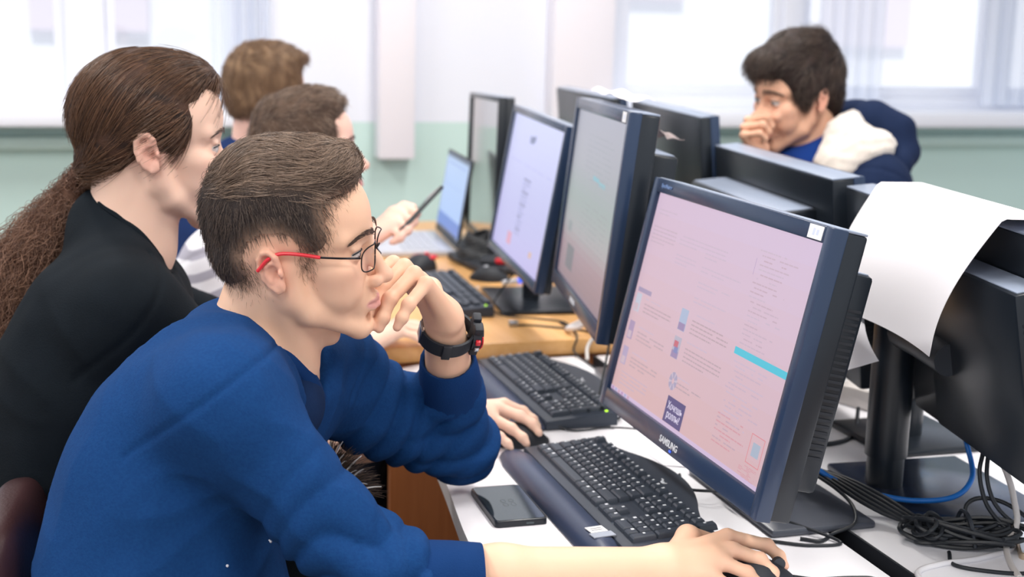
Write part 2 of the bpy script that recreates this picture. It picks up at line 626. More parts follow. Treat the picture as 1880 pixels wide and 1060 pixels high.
def words(items, u, v, width, ch, col, seed, dens=.8, layer=1, indent=0):
    """one line of small type as runs of word-length dashes"""
    r = random.Random(seed)
    x = u
    while x < u + width:
        l = r.uniform(.008, .03)
        e = min(x + l, u + width)
        if r.random() < dens:
            items.append((x, v, e, v + ch, col, layer))
        x = e + .003


M['screen_pink'] = vcol_emit('pinkish_lit_screen', 1.0)
M['screen_grey'] = vcol_emit('grey_lit_screen', 1.0)


def screen_near(root, L, w, h):
    it = []
    N = 10
    a, b2 = np.array(C('#d2bdd6')), np.array(C('#d3afb1'))
    for j in range(N):
        for i in range(N):
            t = min(1, max(0, (j + .5) / N * .9 + .15 * (1 - i / N)))
            it.append((i / N, j / N, (i + 1) / N, (j + 1) / N, tuple(a * (1 - t) + b2 * t), 0))
    rects('screen', root, L, w, h, it, M['screen_pink'])
    it = []
    t1, t2, t3 = '#c4adbd', '#b9a0aa', '#c9b4c6'
    sd = 0
    def para(u, v, n, wd, c=t1, ch=.0062, dv=.0185, dens=.96):
        nonlocal sd
        for k in range(n):
            sd += 1
            words(it, u, v + k * dv, wd * (1 if k < n - 1 else .6), ch, c, sd, dens)
    para(.03, .075, 2, .13, t3); para(.02, .16, 5, .17)
    para(.22, .16, 3, .2, t3); para(.22, .25, 3, .14, t3); para(.40, .16, 4, .13, t3); para(.40, .26, 2, .24, t3)
    para(.40, .33, 2, .2, t3); para(.40, .40, 2, .2, t3)
    it.append((.02, .47, .12, .492, '#a394b2', 1))
    for v, c in ((.50, '#bfc3d2'), (.64, '#a993b4'), (.77, '#b2a2c0')):
        it.append((.02, v, .058, v + .09, c, 1))
        it.append((.024, v + .05, .05, v + .085, '#c9b4bf', 2))
        para(.09, v + .01, 1, .19, t3); para(.09, v + .035, 3, .2, t2)
    for v, c in ((.47, '#a9b6d0'), (.60, '#b3aebf')):
        it.append((.345, v, .392, v + .10, c, 1))
        it.append((.347, v + .065, .390, v + .098, '#9a87ad', 2))
        para(.425, v + .0, 1, .22, t3); para(.425, v + .03, 4, .23, t2)
    it.append((.352, .62, .38, .65, '#c46a78', 3))
    it.append((.36, .645, .385, .675, '#7f86b5', 3))
    para(.425, .765, 1, .13, t3); para(.425, .79, 2, .16, t2)
    para(.05, .89, 4, .2, t1)
    # code window on the right
    r = random.Random(3)
    t1, t2 = '#c6aebf', '#c0a5b3'
    for k in range(22):
        words(it, .70 + r.choice((0, .015, .03)), .10 + k * .0195, r.uniform(.05, .2), .006, r.choice((t3, t1, '#c4a9b9')), 200 + k, .8)
    it.append((.70, .515, .985, .545, '#4fc0d6', 1))
    for k in range(14):
        words(it, .70 + r.choice((0, .012, .025)), .57 + k * .019, r.uniform(.05, .2), .006, r.choice((t3, t1)), 300 + k, .8)
    for k in range(8):
        words(it, .70, .80 + k * .017, r.uniform(.05, .18), .006, r.choice((t2, '#d09aa4')), 400 + k, .75)
    it.append((.69, .14, .6925, .21, '#b79fc0', 1))
    for u0, v0, u1, v1 in ((.895, .80, .965, .803), (.895, .917, .965, .92), (.895, .80, .8975, .92), (.9625, .80, .965, .92)):
        it.append((u0, v0, u1, v1, '#d9848c', 1))
    it.append((.912, .83, .95, .885, '#a9b4c6', 1))
    for k in range(9):
        words(it, .87, .932 + k * .006, .09, .003, '#d09aa4', 500 + k, .6)
    # task bar
    it.append((0, .982, 1, 1, '#cfb9d6', 1))
    for k in range(6):
        it.append((.01 + k * .025, .984, .024 + k * .025, .998, ('#b48fb5', '#a7a9cc', '#c7a0b4')[k % 3], 2))
    # the purple advert and the round picture
    it.append((.40, .862, .52, .985 - .005, '#57507f', 3))
    rects('screen_picture', root, L, w, h, it, M['screen_pink'])
    g = G()
    for q in range(18):
        a0, a1 = q * 2 * PI / 18, (q + 1) * 2 * PI / 18
        P = lambda a, rr: (-w / 2 + w * .405 + math.cos(a) * rr, .0006, h / 2 - h * .795 + math.sin(a) * rr)
        g.face([P(a0, .004), P(a0, .0135), P(a1, .0135), P(a1, .004)], C('#a79db8') if q % 3 else C('#c3b6c6'))
    g.obj('screen_badge', M['screen_pink'], root, smooth=0, mat4=L)
    tm = mat('lit_lettering', (.02, .02, .02, 1), .5, emit=('#d8cfe6', 1.0))
    for body, v in (('Хочешь', .903), ('роллы?', .943)):
        text('advert_lettering', body, .0155, tm, root, L @ Matrix.Translation((-w / 2 + w * .46, .0004, h / 2 - h * v)) @ rotm(PI / 2), xs=.86)
    G().box((w * .02, -.0064, -h / 2 - .024), (.006, .0006, .003)).obj('power_light', M['led_blue'], root, mat4=L)


def screen_second(root, L, w, h):
    it = []
    N = 12
    stops = [(0, '#9fa0ac'), (.3, '#a3a3ac'), (.5, '#9aa3a2'), (.68, '#a3a0a4'), (.8, '#9c8690'), (1, '#8d7b85')]
    def colat(t):
        for (a, ca), (b2, cb) in zip(stops, stops[1:]):
            if t <= b2:
                k = (t - a) / (b2 - a)
                return tuple(np.array(C(ca)) * (1 - k) + np.array(C(cb)) * k)
    for j in range(24):
        it.append((0, j / 24, 1, (j + 1) / 24, colat((j + .5) / 24), 0))
    it += [(.5, .33, .62, .355, '#7fb0bd', 1), (.62, .345, .74, .37, '#86b0bb', 1), (.12, .66, .2, .72, '#8b8f94', 1), (.16, .79, .32, .93, '#6f7079', 1)]
    for k in range(9):
        words(it, .3, .12 + k * .03, .5, .006, '#979aa3', 600 + k, .7)
    for k in range(8):
        words(it, .35, .5 + k * .03, .5, .006, '#94969a', 620 + k, .7)
    rects('screen', root, L, w, h, it, M['screen_grey'])


def screen_third(root, L, w, h):
    it = []
    for j in range(16):
        t = j / 15
        it.append((0, j / 16, 1, (j + 1) / 16, tuple(np.array(C('#c9cdf0')) * (1 - t) + np.array(C('#bdb8e6')) * t), 0))
    it += [(.40, .12, .48, .17, '#7c83a6', 1), (.47, .11, .5, .15, '#666f92', 1), (.30, .84, .38, .93, '#d9a0b8', 1), (.76, .86, .80, .90, '#d8b08c', 1)]
    for k in range(14):
        words(it, .42, .42 + k * .03, .14 - .004 * k, .014, ('#a2a2cc', '#7a7aa0')[k % 3 == 0], 700 + k, .9)
    words(it, .1, .33, .8, .006, '#b4b4de', 740, .8)
    rects('screen', root, L, w, h, it, M['screen_grey'])


M['dark_screen'] = mat('switched_off_screen', '#1c2226', .08, spec=.7, coat=.6)


def screen_off(root, L, w, h):
    G().box((0, .002, 0), (w, .002, h)).obj('screen', mat('grey_dim_screen', '#4c5156', .12, spec=.7, coat=1.0), root, smooth=0, mat4=L)


near_mon = monitor('large black monitor showing a pinkish page of text, nearest in its row',
        ((.838, 1.943, 1.198), (.838, 1.428, 1.198), (.767, 1.935, .883)), (.978, 1.755), bz=(.019, .022, .03), depth=.034,
        house=(.47, .29, .052, -.012), base_size=(.17, .29), base_m='base_grey', screen=screen_near, sticker=True, neck_w=.07,
        brand=[('SAMSUNG', 0.0, -.324 / 2 - .0155, .0135, 'legend'), ('SyncMaster', -.222, .324 / 2 + .011, .0085, 'faint')]
        if M.setdefault('faint', mat('faint_print', '#6b86b4', .5)) else None)
monitor('black monitor with a dim grey screen and crumpled paper on top, second in its row',
        ((.945, 2.616, 1.285), (.828, 2.045, 1.294), (.914, 2.65, .948)), (1.035, 2.36), R_(-11), bz=(.019, .022, .03), depth=.036,
        house=(.50, .29, .055, -.02), base_size=(.2, .34), base_m='base_grey', screen=screen_second, sticker=True, neck_w=.07,
        brand=[('SAMSUNG', 0, -.17 - .0155, .013, 'legend')])
monitor('thin black monitor with a bright lilac page, third in its row',
        ((1.017, 3.303, 1.234), (.960, 2.740, 1.225), (.963, 3.315, .902)), (1.005, 3.1), R_(-6), bz=(.014, .016, .022), depth=.022,
        base_size=(.2, .3), dz=WZ, screen=screen_third, neck_w=.05)
monitor('thin black monitor with a dull reflecting screen, farthest in its row',
        ((1.1235, 4.095, 1.218), (1.05, 3.528, 1.235), (1.1267, 4.20, .8305)), (1.165, 3.90), R_(-6), bz=(.012, .014, .02), depth=.03,
        base_size=(.18, .26), dz=WZ, screen=screen_off, neck_w=.05, bezel='black')

# the facing row shows its backs
FX = lambda h: V((0, 0, h))
def back_monitor(label, far, near, ztop, zbot, lean, base, **k):
    """far/near: (x, y) of the two upper back corners of the case, seen from the screen's rear"""
    near, far = V((*near, ztop)), V((*far, ztop))
    x = (far - near).normalized()
    n = V((x.y, -x.x, 0))          # the way the screen looks
    s = k['bz'][0]
    TL = near + x * s + n * (k.get('depth', .036) + .011) - V((0, 0, k['bz'][1]))
    TR = far - x * s + n * (k.get('depth', .036) + .011) - V((0, 0, k['bz'][1]))
    BL = TL + n * lean - V((0, 0, ztop - zbot - k['bz'][1] - k['bz'][2]))
    k.setdefault('screen', screen_off)
    return monitor(label, (TL, TR, BL), base, **k)


back_monitor('black monitor seen from behind with a white sheet draped over its top', (1.204, 1.853), (1.085, 1.27), 1.215, .855, .06,
             (1.24, 1.712), bz=(.02, .022, .03), depth=.03, house=(.30, .26, .05, -.01), house_off=-.07, base_size=(.24, .3), base_rz=R_(-3), base_m='base_gloss', col_at=(1.165, 1.755), neck_w=.066)
back_monitor('black monitor seen from behind in front of the young man, with a deep stepped back', (1.333, 2.782), (1.245, 2.105), 1.20, .86, .03,
             (1.43, 2.45), bz=(.02, .022, .03), depth=.045, house=(.52, .25, .085, -.022), base_size=(.22, .3), neck_w=.06)
back_monitor('black monitor seen from behind, half covered by the white sheet', (1.260, 2.085), (1.217, 1.873), 1.190, .85, .03,
             (1.36, 1.99), bz=(.02, .022, .03), depth=.04, house=(.15, .24, .05, -.035), base_size=(.2, .2), neck_w=.06)
back_monitor('flat dark monitor back in the facing row, beside the papers on the second monitor', (1.395, 3.45), (1.302, 2.80), 1.26, .90, .03,
             (1.44, 3.13), bz=(.014, .016, .02), depth=.03, base_size=(.2, .26), dz=WZ, neck_w=.05)
back_monitor('flat dark monitor back farthest along the facing row', (1.431, 4.20), (1.38, 3.56), 1.26, .90, .03,
             (1.49, 3.86), bz=(.014, .016, .02), depth=.03, base_size=(.2, .26), dz=WZ, neck_w=.05)


# ------------------------------------------------------------------ keyboards
U = .0188
_key = {}


def key_mesh(w, hgt=.0085, dp=U):
    k = (round(w, 4), hgt, dp)
    if k not in _key:
        g = G()
        a, b2 = w / 2 - .0007, dp / 2 - .0007
        c, d2 = a - .0028, b2 - .0026
        lo = [g.bm.verts.new((x, y, 0)) for x, y in ((-a, -b2), (a, -b2), (a, b2), (-a, b2))]
        mi = [g.bm.verts.new((x * (1 - .0012 / a), y * (1 - .0012 / b2), hgt * .75)) for x, y in ((-a, -b2), (a, -b2), (a, b2), (-a, b2))]
        hi = [g.bm.verts.new((x, y + .0008, hgt)) for x, y in ((-c, -d2), (c, -d2), (c, d2), (-c, d2))]
        g.bm.faces.new(hi)
        for A, B in ((lo, mi), (mi, hi)):
            for i in range(4):
                g.bm.faces.new((A[i], A[(i + 1) % 4], B[(i + 1) % 4], B[i]))
        _key[k] = g.mesh('key', M['key'], smooth=30)
    return _key[k]


def key_layout():
    """(x, y, width) in key units, y rows from the front"""
    K = []
    def row(y, x, ws):
        for w in ws:
            if w > 0:
                K.append((x + w / 2, y, w))
            x += abs(w)
    row(0, 0, [1.25, 1.25, 1.25, 6.25, 1.25, 1.25, 1.25, 1.25])
    row(1, 0, [2.25] + [1] * 10 + [2.75])
    row(2, 0, [1.75] + [1] * 11 + [2.25])
    row(3, 0, [1.5] + [1] * 12 + [1.5])
    row(4, 0, [1] * 13 + [2])
    row(5.35, 0, [1, -1, 1, 1, 1, 1, -.5, 1, 1, 1, 1, -.5, 1, 1, 1, 1])
    row(0, 15.4, [1, 1, 1]); row(1, 16.4, [1])
    row(3, 15.4, [1, 1, 1]); row(4, 15.4, [1, 1, 1]); row(5.35, 15.4, [1, 1, 1])
    row(0, 18.8, [2, 1]); row(1, 18.8, [1, 1, 1]); row(2, 18.8, [1, 1, 1]); row(3, 18.8, [1, 1, 1]); row(4, 18.8, [1, 1, 1, 1])
    K.append((22.3, .5, 1)); K.append((22.3, 2.5, 1))
    row(5.35, 18.8, [1, 1, 1, 1])
    return K


def keyboard(label, loc, rz, group=None, keys='parts', z=DZ, hump=.045, wrist=True, label_sticker=False):
    root = thing('keyboard', label, 'keyboard', (*loc, z), rz, group)
    Lk = .466
    kx0, ky0 = -U * 22.8 / 2, .066
    zf = lambda x, y: .014 + .075 * y
    n = 24
    top = []
    for i in range(n + 1):
        t = i / n
        x = Lk / 2 - Lk * t
        top.append((x, .186 + hump * max(0, math.sin(PI * min(1, max(0, (t - .16) / .68)))) ** .8))
    poly = [(-Lk / 2, .05), (Lk / 2, .05)] + top
    G().prism(poly, .002, 0, bev=.004, zf=zf).obj('body', M['kb_body'], root)
    if wrist:
        g = G()
        prof = [(0, .002), (.004, .012), (.014, .019), (.03, .021), (.046, .019), (.054, .012), (.055, .002)]
        ring = []
        m_ = 10
        for i in range(m_ + 1):
            x = -Lk / 2 + Lk * i / m_
            e = 1 if 0 < i < m_ else .72
            ring.append([g.bm.verts.new((x, .0275 + (y - .0275) * e, .002 + (zz - .002) * e)) for y, zz in prof])
        for a, b2 in zip(ring, ring[1:]):
            for k in range(len(prof) - 1):
                g.bm.faces.new((a[k], b2[k], b2[k + 1], a[k + 1]))
        g.bm.faces.new(ring[0]); g.bm.faces.new(ring[-1][::-1])
        g.obj('wrist_rest', M['wrist'], root, smooth=60)
    # a recessed key well rim
    KL = key_layout()
    leg, joint = G(), G()
    r = random.Random(5)
    tilt = math.atan(.075)
    for (x, y, w) in KL:
        px, py = kx0 + x * U, ky0 + (y + .5) * U
        tall = (x == 22.3)
        pz = zf(px, py) - .001
        if keys == 'parts':
            o = link('key', key_mesh(w * U, dp=U * 2 if tall else U), root, (px, py, pz))
            o.rotation_euler = (tilt, 0, 0)
        else:
            a = w * U / 2 - .0015
            joint.box((px, py, pz + .004), (2 * a, U * .86, .0085), bev=.001, seg=1)
        if keys == 'parts' and w < 5:
            lx = px - w * U / 2 + .0065
            ly = py + .0025
            lz = pz + .0086 + .0003 + .075 * .0025
            s1, s2 = r.uniform(.0016, .0028), r.uniform(.0016, .0025)
            leg.face([(lx - s1, ly - s2, lz - s2 * .075), (lx + s1, ly - s2, lz - s2 * .075), (lx + s1, ly + s2, lz + s2 * .075), (lx - s1, ly + s2, lz + s2 * .075)])
    if keys == 'parts':
        stuff(leg.obj('key_legends', M['legend'], root, smooth=0))
    else:
        stuff(joint.obj('keys', M['key'], root))
    G().ball((Lk / 2 - .0105, .168, zf(0, .168) + .0005), (.0032, .0032, .0018), 10, 6).obj('indicator_light', M['led_green'], root)
    lg = G()     # the maker's white swoosh
    for pts in ([(-.011, .004), (-.005, .0035), (.001, -.002), (.008, -.002), (.011, .003)], [(-.003, .003), (.0, -.001), (.003, .0012), (.006, -.001)]):
        lg.tube([(.012 + x, .196 + y, zf(0, .196 + y) + .0005) for x, y in pts], .0014, 6, 4, flat=.3)
    lg.obj('swoosh_mark', M['legend'], root)
    if label_sticker:
        st = G().box((Lk / 2 - .075, .034, .0215), (.021, .026, .0012), rot=rotm(0, 0, .12)).obj('sticker', M['sticker'], root, smooth=0)
        for dx in (-.003, .003):
            G().box((Lk / 2 - .075 + dx, .034, .0223), (.0012, .017, .0003), rot=rotm(0, 0, .12)).obj('printed_line', M['cable_black'], st, smooth=0)
        G().box((Lk / 2 - .0555, .036, .0213), (.016, .034, .0014), rot=rotm(0, 0, .12)).obj('clear_tape', mat('clear_tape', '#aab2c0', .15), root, smooth=0)
    return root


RK = -PI / 2
keyboard('dark keyboard with a white paper sticker, beside the phone on the white desk', (.607, 1.81), RK, keys='parts', label_sticker=True)
keyboard('dark keyboard in front of the dim grey monitor, second from the camera', (.690, 2.405), RK, keys='parts')
k3 = keyboard('slim black keyboard on the wooden desk, its end by the wristwatch', (.690, 3.19), RK - .04, keys='joined', z=WZ, hump=0, wrist=False)

# ------------------------------------------------------------------ phones
def phone(label, cx, cy, rz, w, l, t, body, glass, z, cat='phone', mark=None):
    p = thing('smartphone', label, cat, (cx, cy, z), rz)
    G().prism(round_poly([(-w / 2, -l / 2), (w / 2, -l / 2), (w / 2, l / 2), (-w / 2, l / 2)], .008), 0, t, bev=.0022).obj('case', body, p)
    G().prism(round_poly([(-w / 2 + .003, -l / 2 + .004), (w / 2 - .003, -l / 2 + .004), (w / 2 - .003, l / 2 - .004), (-w / 2 + .003, l / 2 - .004)], .006), t - .001, t + .0005).obj('screen', glass, p)
    G().box((-w / 2 + .052, -l / 2 + .0004, t * .5), (.012, .0016, .0035), bev=.0006).obj('charging_port', M['glass_dark'], p)
    if mark:
        g = G()      # the faint clock on the sleeping screen
        for x, y in ((-.006, .006), (.006, .006), (-.006, -.010), (.006, -.010)):
            g.tube([(x + .0036 * math.cos(q * PI / 4), y + .006 * math.sin(q * PI / 4), t + .0006) for q in range(9)], .0006, 5, 3, flat=.2)
        g.obj('screen_clock', mat('dim_screen_print', '#3d474b', .5, emit=('#5f747a', .12)), p)
    return p


phone('black smartphone lying face up on the white desk edge', .561, 1.815, R_(-1), .079, .150, .0095, M['black'], M['glass_dark'], DZ, mark=True)
M['gold'] = mat('pale_gold_metal', '#cbb49a', .3, .6)
phone('white-faced smartphone with a gold rim at the corner of the facing desk', 1.262, 1.50, R_(-32), .07, .14, .009, M['gold'], mat('white_phone_face', '#dfe6f2', .12, coat=1), DZ)


# ------------------------------------------------------------------ mice
def mouse(label, x, y, rz, m='blackflat', z=DZ, red=False, s=1.0):
    r = thing('computer_mouse', label, 'mouse', (x, y, z), rz)
    g = G()
    n, k = 16, 14
    rings = []
    for i in range(n + 1):
        t = i / n
        yy = (-.055 + .11 * t) * s
        e = max(.02, math.sin(PI * min(.985, max(.015, t)))) ** .45
        wd = .031 * e * s * (1 - .1 * math.cos(2 * PI * t))
        ht = (.037 * max(.05, math.sin(PI * (.12 + .80 * t))) ** .7 * e ** .5) * s
        rings.append([g.bm.verts.new((wd * math.cos(a), yy, .001 + ht * max(0, math.sin(a)) ** .75)) for a in [PI * q / k for q in range(k + 1)]])
    for a, b2 in zip(rings, rings[1:]):
        for q in range(k):
            g.bm.faces.new((a[q], a[q + 1], b2[q + 1], b2[q]))
        g.bm.faces.new((a[0], b2[0], b2[k], a[k]))
    g.bm.faces.new(rings[0]); g.bm.faces.new(rings[-1][::-1])
    g.obj('shell', M[m], r, smooth=60)
    G().cyl((-.0035 * s, .03 * s, .028 * s), (.0035 * s, .03 * s, .028 * s), .009 * s, seg=14).obj('scroll_wheel', M['dark_grey'] if not red else M['red'], r)
    if red:
        for sx in (-1, 1):
            G().ball((sx * .017 * s, .018 * s, .0275 * s), (.011 * s, .026 * s, .006 * s), 14, 8).obj('button', M['red'], r)
    return r


mouse("black mouse under the hand of the student in the blue sweatshirt", .795, 1.468, -PI / 2 - .05)
mouse("black mouse under the hand of the long-haired man", .668, 2.115, -PI / 2 - .12)
m3 = mouse('small black mouse with a silver dot near the lilac monitor', .985, 3.40, -PI / 2 - .5, z=WZ)
G().ball((-.008, -.012, .0355), (.008, .008, .003), 12, 6).obj('dot', M['silver'], m3)
mouse('black mouse with bright red buttons in front of the laptop', .835, 3.575, -PI / 2 + .9, z=WZ, red=True, s=1.25)

# ------------------------------------------------------------------ laptop
lp = thing('laptop', 'open silver laptop with a dark lid and a blue-white page, on the wooden desk', 'laptop', (.87, 3.985, WZ), -PI / 2 - .08)
G().box((0, 0, .009), (.40, .27, .018), bev=.004).obj('base', M['silver'], lp)
g = G()
for j in range(5):
    for i in range(15):
        g.box((-.165 + i * .0235, -.01 + j * .0235, .019), (.020, .020, .003), bev=.0008, seg=1)
stuff(g.obj('keys', mat('pale_keys', '#aeb2bd', .5), lp))
G().box((0, -.088, .0185), (.1, .06, .0012)).obj('touchpad', mat('touchpad', '#b5b8c2', .35), lp)
TLm = Matrix.Translation((0, .135, .02)) @ rotm(R_(-9))
lid = G().box((0, .004, .135), (.40, .009, .265), bev=.003).obj('lid', M['dark_grey'], lp, mat4=TLm)
it = []
for j in range(12):
    t = j / 11
    it.append((0, j / 12, 1, (j + 1) / 12, tuple(np.array(C('#b5c9ee')) * (1 - t) + np.array(C('#a8c0f0')) * t), 0))
it += [(0, .0, 1, .05, '#6d7890', 1), (0, .80, 1, .97, '#6a86d0', 1), (.04, .97, .96, 1, '#39425c', 1), (.08, .1, .9, .13, '#9fb2dc', 1), (.1, .4, .8, .41, '#9db4e2', 1)]
sc = rects('screen', None, Matrix(), .376, .235, it, M['screen_grey'])
sc.parent = lp
sc.matrix_local = TLm @ Matrix.Translation((0, -.0028, .142))
# ------------------------------------------------------------------ papers
def sheet(label, pts, m='paper', cat='paper', n=14, bend=None, name='paper_sheet', thick=.0009):
    """a curved sheet through four corners (a b / d c), bend(u, v) adds relief"""
    a, b2, c, d2 = [V(p) for p in pts]
    def f(u, v):
        p = (a * (1 - u) + b2 * u) * (1 - v) + (d2 * (1 - u) + c * u) * v
        return p + (V(bend(u, v)) if bend else V((0, 0, 0)))
    return tag(G().grid(f, n, n, thick).obj(name, M[m], smooth=80), label, cat)


def drape(u, v):
    # lies over the top edge at v = 0, falls down the back and lifts off a little towards its foot
    k = max(0, v - .12)
    out = -.012 - .05 * math.sin(min(1, v * 1.5) * PI / 2) - .022 * k * math.sin(u * 3.2)
    return (out, out * -.25, .004 * math.sin(u * PI) - .012 * v * (1 - v) * math.sin(u * 5))


p = thing('paper_sheet', 'large white sheet hanging over the top of the back-turned monitor', 'paper', (1.17, 1.7, 1.215))
def over(u, v):
    """v runs from the far flap over the top to the hem of the near flap"""
    far, near = V((1.196, 1.835, 1.222)), V((1.108, 1.4058, 1.226))
    e = far * (1 - u) + near * u
    n = V((-.975, .18, 0))
    s = (v - .18) * .42
    L0 = .222
    if s < 0:
        return e - n * min(.05, -s) + V((0, 0, -max(0, -s - .05))) - V((1.17, 1.7, 1.215))
    s = min(s, L0 * (s / (.82 * .42))) if True else s
    s = (v - .18) / .82 * L0
    shrink = .0 + .17 * (v - .18) / .82
    e2 = far * (1 - u * (1 - shrink)) + near * u * (1 - shrink)
    out = .015 + .075 * math.sin(min(1, s / .2) * PI / 2) + .012 * math.sin(u * 4 + 1) * s / .25
    return e2 + n * out + V((0, 0, -max(0, s - .02) * .97 + .01 * math.sin(PI * u) * (s / .27))) - V((1.17, 1.7, 1.215))
G().grid(over, 20, 26, .0008).obj('sheet', M['paper'], p, smooth=80)
sheet('corner of a second white sheet hanging beneath the large one', [(1.0734, 1.7462, 1.0229), (1.0917, 1.7301, 1.024), (1.0896, 1.6772, .9711), (1.0449, 1.6986, .9563)], bend=lambda u, v: (-.006 * math.sin(v * 3), .0, .004 * u))
sheet('white sheet lying on the desk between the keyboard and the monitor', [(.86, 2.24, .7415), (.955, 2.18, .7415), (.965, 1.90, .7415), (.87, 1.945, .7415)], bend=lambda u, v: (0, 0, .002 * u * v))
def crumple(u, v):
    return (0, 0, .006 + .006 * noise.noise(V((u * 2, v * 3, 3))) + .022 * max(0, noise.noise(V((u * 1.3 + 7, v * 2.2, 1)))))
sheet('crumpled white papers heaped on the second monitor', [(.96, 2.60, 1.318), (1.01, 2.58, 1.318), (.90, 2.12, 1.325), (.852, 2.13, 1.325)], bend=crumple, n=22, name='crumpled_paper')
sheet('brownish crumpled wrapper lying on the rear housing of the second monitor', [(.985, 2.32, 1.242), (1.015, 2.31, 1.242), (.995, 2.20, 1.244), (.965, 2.21, 1.244)], bend=lambda u, v: (0, 0, .014 + .006 * noise.noise(V((u * 1.5, v * 4, 9))) + .012 * math.sin(v * PI) * (1 - u)), n=16, name='crumpled_wrapper', m='wrapper') if M.setdefault('wrapper', mat('brownish_wrapper', '#9c8d8d', .7, var=(60, .6, '#5f5558'))) else None

# ------------------------------------------------------------------ cables
def cable(label, pts, r=.0026, m='cable_black', name='cable', seg=7, n=8):
    return tag(G().tube(pts, r, seg, n).obj(name, M[m], smooth=60), label, 'cable')


z = DZ + .003
cable('bright blue network cable sagging in front of the monitor column', [(1.02, 1.72, .80), (1.05, 1.70, .782), (1.10, 1.67, .768), (1.15, 1.64, .765), (1.20, 1.62, .775), (1.235, 1.63, .80), (1.25, 1.67, .838), (1.255, 1.70, .87)], .0042, 'cable_blue', n=12)
cable('pale grey cable hanging from the back-turned monitor to the desk corner', [(1.20, 1.53, .87), (1.205, 1.51, .84), (1.21, 1.50, .81), (1.21, 1.49, .78), (1.185, 1.475, z + .012), (1.165, 1.44, z + .003), (1.15, 1.40, z)], .0045, 'cable_grey', n=10)
cable('black cable hanging left of the pale grey one', [(1.185, 1.545, .87), (1.175, 1.535, .84), (1.18, 1.52, .80), (1.195, 1.50, .775), (1.20, 1.475, .766), (1.17, 1.465, .77)], .0032)
cable('second black cable hanging close to the first, curling away over the base', [(1.19, 1.54, .87), (1.183, 1.528, .835), (1.19, 1.512, .80), (1.215, 1.495, .775), (1.24, 1.47, .762), (1.26, 1.43, .75), (1.27, 1.38, z)], .0032)
cable('black cable arching over the dark base towards the lower right', [(1.16, 1.53, .765), (1.165, 1.545, .79), (1.185, 1.54, .802), (1.21, 1.51, .80), (1.235, 1.46, .775), (1.25, 1.42, .75), (1.255, 1.38, z)], .0032)
cable('white cable running across the bottom right corner of the desk', [(1.30, 1.60, z + .002), (1.22, 1.50, z), (1.14, 1.47, z), (1.07, 1.465, z), (1.02, 1.44, z), (1.01, 1.35, z)], .0042, 'cable_white')
cable('black cable of the mouse held by the student in blue', [(.846, 1.462, z + .007), (.88, 1.462, z), (.93, 1.455, z), (.96, 1.44, z), (.97, 1.38, z)], .0022)
cable('thin dark cable of the second mouse, crossing behind the near keyboard', [(.757, 2.18, z + .006), (.78, 2.16, z), (.81, 2.155, z), (.85, 2.16, z), (.90, 2.14, z), (.93, 2.10, z), (.95, 2.05, z)], .0018)
cable('black cable drooping from the second monitor onto the white desk', [(.93, 2.36, .86), (.905, 2.32, .81), (.875, 2.27, .765), (.86, 2.235, z), (.868, 2.20, z), (.895, 2.20, z + .01), (.915, 2.25, .79), (.93, 2.31, .84)], .0024)
cable('black cable looping under the near monitor', [(.86, 1.86, z + .012), (.84, 1.80, z + .012), (.87, 1.76, z + .018), (.90, 1.77, z + .014), (.89, 1.72, z + .012), (.93, 1.64, z + .010), (.98, 1.57, z), (.93, 1.57, z), (.88, 1.60, z)], .0024)
cable('black cable curling off the near monitor base towards the gap', [(.99, 1.74, .80), (1.02, 1.70, .79), (1.04, 1.65, .77), (1.02, 1.60, .757), (.985, 1.60, z), (.955, 1.58, z), (.93, 1.595, z)], .0028)
for k in range(5):
    dx = .008 * k
    cable('black cable of the row running behind the near monitor, strand %s from the screen' % ('first', 'second', 'third', 'fourth', 'fifth')[k],
          [(.985 + dx, 1.86, .79 + .006 * k), (1.01 + dx, 1.78, .80 - .004 * k), (1.035 + dx, 1.70, .785), (1.06 + dx, 1.64, .768 + .002 * k), (1.09 + dx * .6, 1.60 - dx, .757 + .002 * k), (1.13, 1.56 - dx, .756 + .002 * k)], .0034)
# tied bundle
b = thing('cable_bundle', 'tangled bundle of folded black cables tied together on the facing desk', 'cable', (1.145, 1.52, DZ))
r = random.Random(11)
g = G()
for k in range(9):
    w0, h0 = r.uniform(.055, .085), r.uniform(.012, .028)
    oz = r.uniform(.012, .036)
    ox, oy = r.uniform(-.01, .01), r.uniform(-.012, .012)
    a = r.uniform(-.25, .25) - .55
    pts = []
    for q in range(15):
        t = q / 14 * 2 * PI
        x, y = w0 * math.cos(t) * (1 + .1 * math.sin(3 * t + k)), h0 * math.sin(t)
        pts.append((ox + x * math.cos(a) - y * math.sin(a), oy + x * math.sin(a) + y * math.cos(a), oz + .007 * math.sin(2 * t + k)))
    g.tube(pts, .0032, 6, 5)
g.obj('coil', M['cable_black'], b)
g = G()
for k in range(3):
    pts = [(-.035 + .012 * math.cos(t) - .01 * k, .012 + .02 * math.sin(t), .03 + .012 * math.sin(t + k)) for t in [q * 2 * PI / 10 for q in range(11)]]
    g.tube(pts, .003, 6, 5)
g.obj('loose_loop', M['cable_black'], b)
G().tube([(.0, -.03, .01), (-.004, -.02, .045), (.0, .0, .052), (.006, .02, .042), (.004, .028, .008)], .003, 6, 6).obj('tie', M['dark_grey'], b)
cable('black cable leaving the tied bundle along the desk edge', [(1.11, 1.50, z), (1.09, 1.46, z), (1.12, 1.43, z), (1.17, 1.41, z), (1.24, 1.42, z), (1.29, 1.47, z)], .0028)
